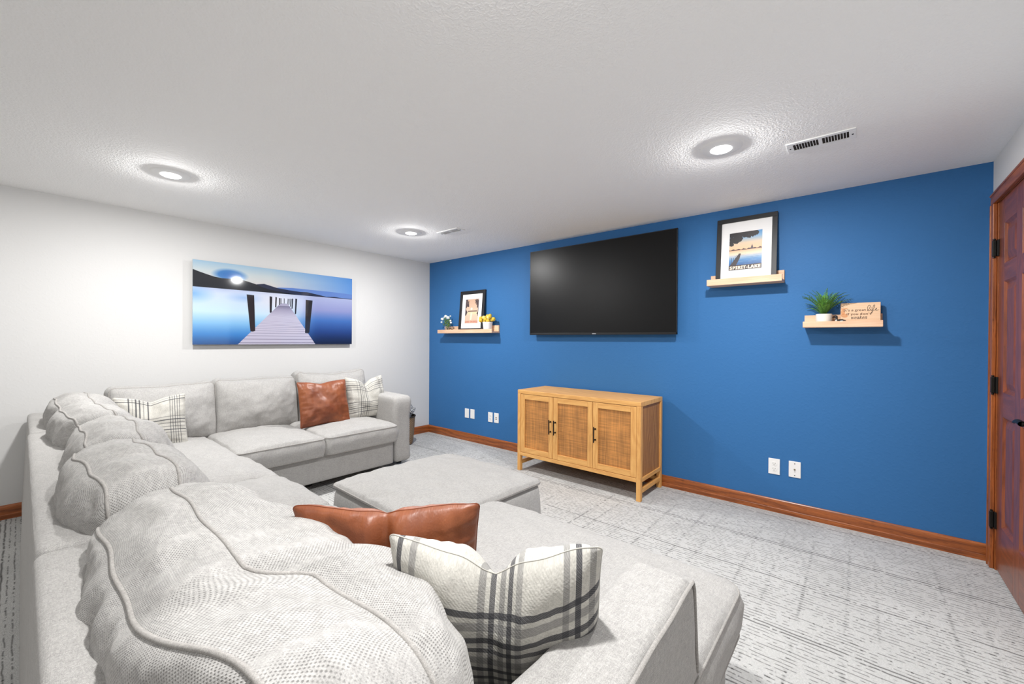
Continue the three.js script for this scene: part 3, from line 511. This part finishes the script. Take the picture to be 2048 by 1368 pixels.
bird('smaller black and white water-bird figurine in front of the wooden sign', [4.413, 1.369, .101], 2.9, .72);

// white-flower vase, gold sprig, yellow-flower pot on the long ledge
{
  const t = thing('flower_vase', 'small glass vase of white flowers at the left end of the long ledge', 'vase', [.445, 1.353, .066]);
  mesh('glass', lathe([[0, .001], [.028, .001], [.032, .006], [.033, .05], [.026, .066], [.027, .075], [.0255, .075], [.0245, .066], [.031, .05], [.03, .008], [0, .006]], 32), new THREE.MeshPhysicalMaterial({ color: 0xf4f8f8, roughness: .05, transmission: 1, thickness: .01, ior: 1.45 }), t);
  const r = rng(31), V = THREE.Vector3, st = [], heads = [[-.075, .165, .02, .019], [-.02, .2, .01, .02], [.03, .18, .015, .021], [-.058, .188, 0, .012], [-.09, .125, .02, .012], [.07, .14, .01, .012], [.085, .115, .015, .013], [.055, .2, 0, .01]];
  for (const [x, y, z, s] of heads) {
    st.push(tube([new V(0, .012, 0), new V(x * .25, .075, z * .3), new V(x * .7, y * .75, z), new V(x, y, z)], .0013, false, 5));
    const g = new THREE.IcosahedronGeometry(s, 2), p = g.attributes.position, v = new V(); for (let i = 0; i < p.count; i++) { v.fromBufferAttribute(p, i); v.multiplyScalar(1 + .22 * n3(v.x * 130, v.y * 130, v.z * 130)); p.setXYZ(i, v.x, v.y * .85, v.z); } g.computeVertexNormals(); g.translate(x, y, z);
    mesh('bloom', g, new THREE.MeshStandardMaterial({ color: 0xf3f5f0, roughness: .8 }), t);
  }
  mesh('stem', join(st), new THREE.MeshStandardMaterial({ color: 0x55702f, roughness: .7 }), t);
  for (let k = 0; k < 46; k++) {
    const a = r() * 6.28, rad = .012 + r() * .05, y = .07 + r() * .1, p = new V(Math.cos(a) * rad, y, Math.sin(a) * rad * .55 + .004), g = new THREE.SphereGeometry(1, 6, 5); g.scale(.0045, .019, .0022); g.rotateZ(-Math.cos(a) * (.5 + r() * .5)); g.rotateX(Math.sin(a) * .5); g.rotateY(r() * 3); g.translate(p.x, p.y, p.z);
    const sh = .6 + .7 * r(); tint(g, () => [.12 * sh, .24 * sh, .05 * sh]); mesh('leaf', g, green, t);
  }
}
{
  const t = thing('gold_sprig', 'tiny gold sprig ornament with dark berries beside the glass vase', 'ornament', [.56, 1.353, .098]), V = THREE.Vector3, gold = new THREE.MeshStandardMaterial({ color: 0xc9a55a, roughness: .3, metalness: .8 });
  const tw = []; for (let k = 0; k < 5; k++) { const a = -1.1 + k * .55; tw.push(tube([new V(0, .004, 0), new V(Math.sin(a) * .02, .016, .004), new V(Math.sin(a) * .045, .03 + .012 * Math.cos(a), 0)], .0022, false, 6)); }
  mesh('twig', join([...tw, lathe([[0, 0], [.016, 0], [.012, .006], [0, .009]], 16)]), gold, t);
  for (const [x, y] of [[-.045, .022], [-.03, .014], [-.022, .042], [.03, .022], [.046, .046], [.012, .034]]) mesh('berry', new THREE.SphereGeometry(.0085, 12, 10).translate(x, y, .004), new THREE.MeshStandardMaterial({ color: 0x3a2a14, roughness: .3 }), t);
}
{
  const t = thing('yellow_flower_pot', 'white pot of round yellow blooms at the right end of the long ledge', 'plant', [1.158, 1.353, .07]), r = rng(41), V = THREE.Vector3;
  mesh('pot', lathe([[0, .001], [.044, .001], [.047, .004], [.058, .1], [.06, .102], [.06, .108], [.056, .108], [.054, .095], [0, .095]], 40), new THREE.MeshPhysicalMaterial({ color: 0xf0eeec, roughness: .35 }), t);
  const st = [], ym = new THREE.MeshStandardMaterial({ color: 0xd9b63a, roughness: .75 }), yl = new THREE.MeshStandardMaterial({ color: 0xe6d27e, roughness: .75 });
  const heads = [[-.085, .13], [-.05, .118], [-.055, .162], [-.015, .14], [-.012, .175], [.022, .12], [.03, .16], [.062, .135], [.06, .17], [.095, .14], [.0, .112], [-.085, .155], [.03, .182]];
  heads.forEach(([x, y], i) => {
    const z = .02 * Math.cos(i * 2.3) + .008, s = .021 + .004 * r(); st.push(tube([new V(0, .09, 0), new V(x * .6, (y + .09) / 2, z * .5), new V(x, y, z)], .0014, false, 5));
    const g = new THREE.IcosahedronGeometry(s, 2), p = g.attributes.position, v = new V(); for (let k = 0; k < p.count; k++) { v.fromBufferAttribute(p, k); v.multiplyScalar(1 + .06 * n3(v.x * 300, v.y * 300, v.z * 300 + i)); p.setXYZ(k, v.x, v.y, v.z); } g.computeVertexNormals(); g.translate(x, y, z); mesh('bloom', g, i % 4 === 2 ? yl : ym, t);
  });
  mesh('stem', join(st), new THREE.MeshStandardMaterial({ color: 0x5d6b2c, roughness: .8 }), t);
}

// ---------------------------------------------------------------- wall plates
function plate(label, cx, cy, kind, name) {
  const t = thing(name, label, kind === 'outlet' ? 'outlet' : 'wall plate', [cx, cy, 0]);
  mesh('plate', box(-.036, .036, -.0575, .0575, 0, .006, 'x', .0025), plastic, t);
  if (kind === 'outlet') for (const s of [-1, 1]) {
    const f = mesh('socket', join([cyl(.0165, .0165, .004, 28, [0, s * .019, .0062], [0, 0, 1])]), plastic, t);
    mesh('slots', join([box(-.008, -.0055, s * .019 + .001, s * .019 + .009, .008, .0086, 'x', 0), box(.0055, .008, s * .019 + .001, s * .019 + .009, .008, .0086, 'x', 0), cyl(.0028, .0028, .0008, 10, [0, s * .019 - .007, .0083], [0, 0, 1])]), dark, f);
  }
  if (kind === 'coax') { mesh('connector', join([cyl(.0062, .0062, .004, 6, [0, 0, .007], [0, 0, 1]), cyl(.0045, .0045, .011, 16, [0, 0, .011], [0, 0, 1])]), new THREE.MeshStandardMaterial({ color: 0xa9a08a, roughness: .3, metalness: .9 }), t); }
  if (kind === 'jacks') for (const [x, y] of [[-.008, .004], [.008, .004], [-.008, -.014], [.008, -.014]]) mesh('jack', cyl(.0042, .0042, .006, 12, [x, y, .007], [0, 0, 1]), new THREE.MeshStandardMaterial({ color: 0x57502f, roughness: .4, metalness: .5 }), t);
  for (const s of [-1, 1]) mesh('screw', cyl(.0032, .0032, .0015, 12, [0, s * (kind === 'outlet' ? 0 : .0415), .0064], [0, 0, 1]), kind === 'coax' ? dark : whiteMetal, t), kind === 'outlet' && s < 0 && t.remove(t.children[t.children.length - 1]);
}
plate('blank white wall plate, leftmost of the four left of the sideboard', .748, .339, 'blank', 'wall_plate');
plate('blank white wall plate, second from the left of the four left of the sideboard', .846, .341, 'blank', 'wall_plate');
plate('white double power outlet, third of the four plates left of the sideboard', 1.148, .339, 'outlet', 'power_outlet');
plate('white plate with four dark jacks, nearest the sideboard on its left', 1.244, .341, 'jacks', 'jack_plate');
plate('white double power outlet low on the blue wall right of the sideboard', 4.011, .333, 'outlet', 'power_outlet');
plate('white plate with one cable connector low on the blue wall, nearest the door', 4.137, .335, 'coax', 'cable_plate');

// ---------------------------------------------------------------- sideboard
{
  const x0 = 1.962, x1 = 3.196, zf = .49, zb = .035, top = .775, t = thing('sideboard', 'light oak sideboard with three cane-panelled doors under the television', 'cabinet', [(x0 + x1) / 2, 0, 0]);
  const hw = (x1 - x0) / 2, L = .036;
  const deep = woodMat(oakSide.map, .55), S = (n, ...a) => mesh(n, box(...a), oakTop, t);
  S('top', -hw, hw, top - .036, top, zb, zf, 'x', .003);
  for (const [sx, sz] of [[-1, 1], [1, 1], [-1, -1], [1, -1]]) { const a = sx < 0 ? -hw : hw - L, z = sz > 0 ? zf - L : zb; S('leg', a, a + L, 0, top - .036, z, z + L, 'y', .003); }
  S('front_rail', -hw + L, hw - L, .146, .178, zf - L, zf, 'x', .002); S('back_rail', -hw + L, hw - L, .146, .178, zb, zb + L, 'x', .002);
  S('back_stretcher', -hw + L, hw - L, .06, .092, zb, zb + .03, 'x', .002);
  for (const s of [-1, 1]) {
    const a = s < 0 ? -hw : hw - L;
    S('side_rail', a, a + L, .148, .178, zb + L, zf - L, 'z', .002); S('side_stretcher', a + .003, a + L - .003, .06, .092, zb + L, zf - L, 'z', .002);
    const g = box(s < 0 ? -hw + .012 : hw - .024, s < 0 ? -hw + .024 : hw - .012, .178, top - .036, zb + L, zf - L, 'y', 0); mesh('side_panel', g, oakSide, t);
  }
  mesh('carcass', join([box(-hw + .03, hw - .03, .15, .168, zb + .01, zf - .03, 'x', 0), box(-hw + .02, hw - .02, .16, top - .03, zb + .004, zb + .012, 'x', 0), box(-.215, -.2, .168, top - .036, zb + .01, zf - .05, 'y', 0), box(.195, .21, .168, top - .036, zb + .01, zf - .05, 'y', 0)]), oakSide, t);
  const xs = [-hw + L + .002, -.206, .196, hw - L - .002], hy = .468;
  for (let k = 0; k < 3; k++) {
    const a = xs[k] + (k ? .002 : 0), b = xs[k + 1] - (k < 2 ? .002 : 0), yb = .181, yt = top - .039, fw = .047, za = zf - .024, z = zf - .002;
    const d = mesh('door', join([box(a, a + fw, yb, yt, za, z, 'y', .002), box(b - fw, b, yb, yt, za, z, 'y', .002), box(a + fw, b - fw, yt - fw, yt, za, z - .0005, 'x', .0015), box(a + fw, b - fw, yb, yb + fw, za, z - .0005, 'x', .0015)]), oakTop, t);
    const cg = box(a + fw, b - fw, yb + fw, yt - fw, za + .002, za + .012, 'x', 0); cg.attributes.uv.array.forEach((q, i, arr) => { arr[i] = q + k * .137; }); mesh('cane_panel', cg, cane, d);
    const hx = k === 0 ? b - fw / 2 : a + fw / 2;
    mesh('handle', join([cyl(.0052, .0052, .13, 14, [hx, hy, z + .028]), cyl(.0045, .0045, .028, 12, [hx, hy + .045, z + .014], [0, 0, 1]), cyl(.0045, .0045, .028, 12, [hx, hy - .045, z + .014], [0, 0, 1]), cyl(.008, .008, .003, 14, [hx, hy + .045, z + .0015], [0, 0, 1]), cyl(.008, .008, .003, 14, [hx, hy - .045, z + .0015], [0, 0, 1])]), black, d);
  }
}

// ---------------------------------------------------------------- basket and blanket in the corner
{
  const cx = .27, cz = .66, t = thing('basket', 'dark and tan woven basket in the corner behind the far sofa arm', 'basket', [cx, 0, cz]);
  const N = 96, M = 40, pos = [], uv = [], idx = [];
  for (let j = 0; j <= M; j++) for (let i = 0; i <= N; i++) { const s = j / M, a = i / N * Math.PI * 2, r = mix(.15, .185, Math.sqrt(s)) + .003 * Math.sin(a * 48 + Math.floor(j / 2) * Math.PI) * (j % 2 ? 1 : .4); pos.push(Math.cos(a) * r, .004 + s * .33, Math.sin(a) * r); uv.push(i / N * 1.1, s * .33); }
  for (let j = 0; j < M; j++) for (let i = 0; i < N; i++) { const a = j * (N + 1) + i, b = a + N + 1; idx.push(a, b, a + 1, a + 1, b, b + 1); }
  const g = new THREE.BufferGeometry(); g.setAttribute('position', new THREE.Float32BufferAttribute(pos, 3)); g.setAttribute('uv', new THREE.Float32BufferAttribute(uv, 2)); g.setIndex(idx); g.computeVertexNormals();
  const bt = ptex(512, 512, (x, y) => { const u = x / 512 * 12, v = y / 512 * 14, z = Math.abs(2 * (u - Math.floor(u)) - 1), k = ((v + z) % 1) < .5, n = 10 * vn(x / 8, y / 8, 64, 64, 131); return k ? [62 + n, 50 + n, 40 + n] : [176 + n, 146 + n, 112 + n]; }, true, [1 / .3, 1 / .3]);
  mesh('weave', g, new THREE.MeshStandardMaterial({ map: bt, roughness: .8, side: THREE.DoubleSide }), t);
  mesh('bottom', cyl(.15, .15, .01, 40, [0, .006, 0]), dark, t);
  mesh('rim', new THREE.TorusGeometry(.186, .007, 10, 64).rotateX(Math.PI / 2).translate(0, .334, 0), new THREE.MeshStandardMaterial({ color: 0x2a231e, roughness: .7 }), t);
  const bl = thing('throw_blanket', 'black and white zigzag blanket bundled in the corner basket', 'blanket', [cx, .18, cz]);
  const bg = new THREE.SphereGeometry(1, 64, 48), p = bg.attributes.position, v = new THREE.Vector3();
  for (let i = 0; i < p.count; i++) { v.fromBufferAttribute(p, i); const n = 1 + (.02 + .08 * sstep(.45, .8, v.y)) * n3(v.x * 2.2, v.y * 2.2, v.z * 2.2) + .035 * n3(v.x * 5, v.y * 3, v.z * 5), up = v.y > 0 ? 1 : 0; const w = up ? .15 + .11 * sstep(.42, .75, v.y) : .145; p.setXYZ(i, v.x * n * w, v.y * (up ? .335 * n : .16) , v.z * n * w); }
  bg.computeVertexNormals();
  const zt = ptex(512, 512, (x, y) => { const u = x / 512 * 8, v2 = y / 512 * 16, z = Math.abs(2 * (u - Math.floor(u)) - 1); return ((v2 + z * 1.2) % 1) < .5 ? [28, 30, 38] : [225, 224, 222]; }, true, [3, 2]);
  mesh('cloth', bg, new THREE.MeshStandardMaterial({ map: zt, roughness: .95 }), bl);
}

// ---------------------------------------------------------------- sectional sofa
{
  const P = [2.1, 0, 2.5], sofa = thing('sectional_sofa', 'large light grey U-shaped sectional sofa with loose back cushions and a chaise end', 'sofa', P);
  const add = (n, g, m = fabricPlain, par = sofa) => { const q = mesh(n, g, m, par); if (par === sofa) q.position.set(-P[0], 0, -P[2]); return q; };
  const sb = (x0, x1, y0, y1, z0, z1, r, warp, s = [10, 8, 10]) => softBox(x1 - x0, y1 - y0, z1 - z0, r, ...s, v => { v.x += (x0 + x1) / 2; v.y += (y0 + y1) / 2; v.z += (z0 + z1) / 2; if (warp) warp(v); });
  // back rails: three modules along the row, one along the white wall; outer faces flare a little to the floor
  const flare = v => { if (v.z > 3.5) v.z += .028 * clamp((.72 - v.y) / .7); v.y += .004 * n2(v.x * 3, v.z * 5); };
  for (const [a, b, dz, dy] of [[.035, .925, -.006, 0], [.93, 2.925, 0, 0], [2.93, 4.2, .003, -.004]]) add('back_rail', sb(a, b, .06, .716 + dy, 3.42, 3.56 + dz, .022, flare, [24, 10, 8]));
  add('back_rail', sb(.035, .19, .06, .716, 1.06, 3.42, .022, null, [8, 10, 24]));
  // bases
  add('base', join([sb(.2, 1.105, .075, .3, 1.3, 2.66, .015), sb(.2, 3.06, .05, .3, 2.64, 3.42, .015), sb(3.06, 4.17, .05, .3, 2.12, 3.42, .02)]), fabricPlain);
  for (const [x, z] of [[.9, 1.1], [.9, 2.0], [1.6, 2.75], [2.8, 2.75], [3.15, 2.2], [4.05, 2.2], [.15, 3.45], [2.9, 3.45], [4.1, 3.45], [.15, 1.1]]) add('foot', cyl(.025, .03, .06, 16, [x, .03, z]), dark);
  // arms: flared out, rounded fronts
  add('arm', sb(.04, 1.07, .075, .708, 1.085, 1.275, .045, v => { v.z -= .03 * sstep(.3, .7, v.y) * (v.z < 1.18 ? 1 : .35); if (v.x > .7) v.x += .03 * clamp((.5 - v.y) / .45) - .02 * sstep(.62, .72, v.y); v.y -= .012 * clamp((v.x - .5) / .5); v.z += .005 * n2(v.x * 5, v.y * 5); }, [16, 14, 12]));
  const nearArm = sb(4.045, 4.185, .05, .692, 2.55, 3.42, .03, v => { const k = clamp(v.y / .69); if (v.x > 4.11) v.x += .012 * k + .03 * k * clamp((v.z - 2.55) / .9); if (v.z < 2.7) v.z -= .1 * clamp((.66 - v.y) / .5); v.x += .004 * n2(v.y * 5, v.z * 5); }, [12, 14, 20]);
  const arm2 = add('arm', nearArm);
  const pipe = []; for (let i = 0; i <= 24; i++) { const z = mix(2.565, 3.4, i / 24); pipe.push(new THREE.Vector3(4.19 + .03 * (z - 2.55) / .9 + .003, .686 + .002 * Math.sin(i), z)); } for (let i = 1; i < 14; i++) pipe.unshift(new THREE.Vector3(4.196 - .004 * i / 13, .686 - .24 * i / 13, 2.565 - .045 * i / 13));
  mesh('piping', tube(pipe, .0045, false, 6), weltMat, arm2);
  // seat cushions (x0, x1, z0, z1, facing: 0 row, 1 wall section)
  const seat = (x0, x1, z0, z1, seed, o = {}) => {
    const w = x1 - x0, d = z1 - z0, c = cushion({ w: w - .006, h: d, g: .135, bf: .058, bb: .004, r: .04, q: .36, gb: .016, amp: .006, edge: .003, nu: 34, nv: 34, centre: true, seed, welt: .0042, ...o });
    const m = mesh('seat_cushion', c.geo, o.mat || fabricPlain, sofa); m.rotation.x = -Math.PI / 2; m.position.set((x0 + x1) / 2 - P[0], .3695, (z0 + z1) / 2 - P[2]);
    mesh('piping', c.welt, weltMat, m); return m;
  };
  seat(.3, 1.175, 1.285, 1.985, 1.3, { r: .06 }); seat(.3, 1.175, 1.985, 2.61, 2.7);
  seat(.3, 1.27, 2.615, 3.36, 3.1); seat(1.27, 1.895, 2.6, 3.36, 4.9, { bf: .078, q: .4 }); seat(1.895, 2.51, 2.6, 3.36, 5.2, { bf: .078, q: .4 }); seat(2.51, 3.07, 2.6, 3.36, 6.4, { bf: .07, q: .4 });
  // chaise cushion: notched behind its outer front corner, where the arm stands
  seat(3.07, 4.2, 2.03, 3.36, 7.7, { nu: 60, nv: 64, r: .07, bf: .055, warp: p => { const k = sstep(-.05, -.2, -p.y - (-.0)); if (p.x > .3 && p.y < .12) { const kk = sstep(.14, .02, p.y); p.x = mix(p.x, .3 + (p.x - .3) * .62, kk); } } });
  // back cushions
  const back = (cx, cy, cz, w, h, yaw, lean, seed, o = {}) => {
    const c = cushion({ w, h, g: .14, bf: .13, bb: .09, r: .06, gb: .02, amp: .007, edge: .004, nu: 52, nv: 36, ns: 6, seed, welt: .0048, ...o, warp: p => {
      const t = p.y / h, u = p.x / (w / 2), top = sstep(.5, 1, t); p.y += (o.crown ?? .012) * Math.cos(u * 1.5) * top + .008 * n2(p.x * 3.2 + seed, seed + 4) * top; p.z += .01 * n2(p.x * 2.6 + seed, p.y * 4) * t; p.x *= 1 - .03 * t * t; if (o.extra) o.extra(p, t, u); } });
    const m = mesh('back_cushion', c.geo, o.mat || fabric, sofa); m.rotation.order = 'YXZ'; m.rotation.y = yaw; m.rotation.x = -lean; m.position.set(cx - P[0], cy, cz - P[2]); mesh('piping', c.welt, weltMat, m); return m;
  };
  const PI = Math.PI;
  back(3.53, .427, 3.22, 1.12, .42, PI, .417, 11, { nu: 110, nv: 64, ns: 12, q: .45, bf: .2, bb: .1, g: .155, r: .085, amp: .011, edge: .0018, welt: .0048, crown: .004, extra: (p, t) => {
    const k = t * t, f = clamp(p.z / .15 + .5); p.y -= .045 * sstep(-.4, -.05, -p.x) * clamp((p.z - .07) / .09) * t * (1 - sstep(.05, .2, -p.x)); p.y -= .09 * sstep(.06, .2, -p.x) * t * f * (1 - .25 * sstep(.3, .5, -p.x)); p.y += .045 * sstep(-.05, .4, -p.x) * t * (1 - f); p.z += .08 * sstep(.1, .18, -p.x) * k * f + .085 * sstep(.0, .52, -p.x) * k * (1 - f); p.y += .012 * Math.exp(-Math.pow((p.x + .1) / .03, 2)) * k * f; } });
  back(2.605, .43, 3.305, .67, .42, PI + .05, .16, 12.5, { g: .16 }); back(1.95, .43, 3.262, .66, .425, PI - .02, .17, 13.6, { g: .155 }); back(1.29, .43, 3.29, .64, .43, PI + .05, .17, 14.2); back(.68, .43, 3.295, .56, .44, PI, .17, 15.9);
  back(.33, .43, 1.52, .72, .49, PI / 2, .12, 16.3, { mat: fabricPlain, r: .035, crown: -.03 }); back(.34, .43, 2.215, .65, .455, PI / 2, .12, 17.1, { mat: fabricPlain, r: .035, crown: .0 }); back(.35, .43, 2.86, .65, .45, PI / 2 + .03, .14, 18.4, { mat: fabricPlain, r: .035, crown: -.01 });
}

// ottoman
{
  const cx = 2.6, cz = 2.0, t = thing('ottoman', 'square light grey upholstered ottoman with piped top in the middle of the sofa', 'ottoman', [cx, 0, cz], -.03);
  mesh('body', softBox(.86, .36, .86, .05, 12, 10, 12, v => { v.y += .235; const k = 1 + .03 * Math.sin(clamp(v.y / .41) * Math.PI); v.x *= k; v.z *= k; }), fabricPlain, t);
  const c = cushion({ w: .875, h: .875, g: .006, bf: .062, bb: .002, r: .05, q: .38, gb: .004, amp: .006, edge: .003, nu: 44, nv: 44, ns: 2, centre: true, seed: 23.3 });
  const m = mesh('top_cushion', c.geo, fabricPlain, t); m.rotation.x = -Math.PI / 2; m.position.y = .408; mesh('piping', c.welt, weltMat, m);
  for (const sx of [-1, 1]) for (const sz of [-1, 1]) mesh('foot', cyl(.022, .028, .06, 16, [sx * .36, .03, sz * .36]), dark, t);
}

// ---------------------------------------------------------------- throw pillows
function pillow(name, label, group, base, right, up, w, h, th, mat, weltM, o = {}) {
  const chop = o.chop ?? .05, cw = o.cw ?? .05, seed = o.seed ?? 0, off = o.chopX ?? 0;
  const c = cushion({ flatUV: true, w, h, g: 0, bf: th / 2, bb: th / 2, r: .012, q: .48, nu: o.n || 44, nv: o.n || 44, amp: o.amp ?? .004, edge: o.edge ?? .004, seed: 0, welt: o.welt ?? .0014, warp: p => {
    const t = clamp(p.y / h), u = p.x / (w / 2), du = (p.x - off) / cw;
    const e = Math.exp(-du * du);
    p.z *= (1 - .62 * e * t * t * t) * (1 + .16 * Math.exp(-Math.pow((Math.abs(p.x - off) - cw * 2.2) / (cw * 1.5), 2)) * t);
    p.z += (o.fold ?? .0) * Math.exp(-du * du * 4) * sstep(.45, 1, t) * Math.sign(p.z || 1) * -1;
    p.y -= chop * (.3 * e + .7 * Math.pow(Math.max(0, 1 - Math.abs(p.x - off) / (w * .5)), 1.25)) * Math.pow(t, 2);
    p.x -= (p.x - off) * (o.pinch ?? .1) * t * t * (1 - .5 * e); p.x -= u * .012 * (1 - Math.pow(2 * t - 1, 2)) * 1; p.y += .012 * (1 - u * u) * (1 - t);
    p.z += .008 * n3(p.x * 7 + seed, p.y * 7, seed);
  } });
  const t = thing(name, label, 'pillow', base, 0, group), R = new THREE.Vector3(...right).normalize(), U = new THREE.Vector3(...up).normalize(), Nn = R.clone().cross(U).normalize(), U2 = Nn.clone().cross(R);
  t.quaternion.setFromRotationMatrix(new THREE.Matrix4().makeBasis(R, U2, Nn));
  mesh('cover', c.geo, mat, t); mesh('seam', c.welt, weltM, t); return t;
}
const plaidNear = plaidMaterial([[.03, .011, .95], [.058, .014, .4], [.2, .013, .4], [.222, .011, .85], [.243, .012, .45], [.262, .01, .9], [.28, .013, .35], [.375, .013, .42], [.4, .012, .95], [.428, .013, .4], [.452, .012, .5]],
  [[.262, .014, .95], [.232, .019, .4], [.202, .014, .95], [.179, .01, .85], [.15, .017, .4], [.128, .011, .9], [.1, .01, .85], [.07, .016, .4], [.045, .012, .9], [.02, .01, .8]], 141);
const plaidFar = plaidMaterial([[.11, .004, .5], [.135, .006, .95], [.155, .004, .7], [.172, .004, .7], [.196, .006, .95], [.217, .004, .45], [.36, .004, .5], [.375, .006, .95], [.392, .004, .7]],
  [[.06, .006, .9], [.083, .004, .5], [.1, .006, .95], [.12, .004, .7], [.14, .004, .6], [.158, .005, .9], [.29, .005, .85], [.315, .004, .6], [.335, .006, .95], [.358, .004, .6], [.38, .005, .9]], 151);
const plaidCorner = plaidMaterial([[.1, .008, .9], [.122, .005, .35], [.14, .009, .95], [.162, .008, .9], [.185, .006, .4], [.21, .008, .9], [.34, .004, .8], [.355, .004, .7], [.37, .004, .8], [.385, .004, .7], [.4, .004, .8]],
  [[.12, .006, .4], [.14, .007, .85], [.165, .006, .4], [.19, .007, .45], [.215, .008, .9], [.24, .006, .45], [.37, .006, .85], [.39, .004, .5]], 161);
const creamWelt = new THREE.MeshStandardMaterial({ color: 0xb9b6ae, roughness: .95 });
for (const m of [plaidNear, plaidFar, plaidCorner]) { m.map.offset.set(.46, m === plaidNear ? .27 : .43); }
pillow('plaid_pillow', 'cream and charcoal plaid pillow with a dented top, leaning against the near sofa arm', 'plaid pillows', [3.872, .462, 2.878], [.832, 0, -.555], [.19, 1, .285], .445, .425, .19, plaidNear, creamWelt, { chop: .1, cw: .045, n: 80, pinch: .06, fold: .006, amp: .004, seed: 3 });
pillow('leather_pillow', 'rust brown leather pillow beside the near plaid pillow on the chaise end', 'leather pillows', [3.547, .47, 2.94], [.735, 0, -.678], [.16, 1, .17],   .455, .385, .14, leather, leatherWelt, { chop: .022, cw: .02, n: 70, pinch: .0, amp: .007, edge: .005, seed: 7 });
pillow('leather_pillow', 'rust brown leather pillow on the far sofa section, left of the far plaid pillow', 'leather pillows', [.8, .472, 1.8], [.06, 0, -1], [-.28, 1, 0], .45, .41, .15, leather, leatherWelt, { chop: .03, cw: .07, chopX: -.02, n: 60, pinch: .02, amp: .006, edge: .004, seed: 11 });
pillow('plaid_pillow', 'cream pillow with thin dark plaid lines and a dented top, beside the far sofa arm', 'plaid pillows', [.74, .47, 1.35], [.04, 0, -1], [-.24, 1, 0], .44, .42, .15, plaidFar, creamWelt, { chop: .085, cw: .045, n: 60, pinch: .1, fold: .012, seed: 15 });
pillow('plaid_pillow', 'cream plaid pillow leaning in the inner corner of the sofa, below the canvas print', 'plaid pillows', [.66, .46, 2.99], [.1, 0, -1], [-.22, 1, .02], .42, .385, .15, plaidCorner, creamWelt, { chop: .05, cw: .06, n: 60, pinch: .06, seed: 19 });

renderer.render(scene, camera);
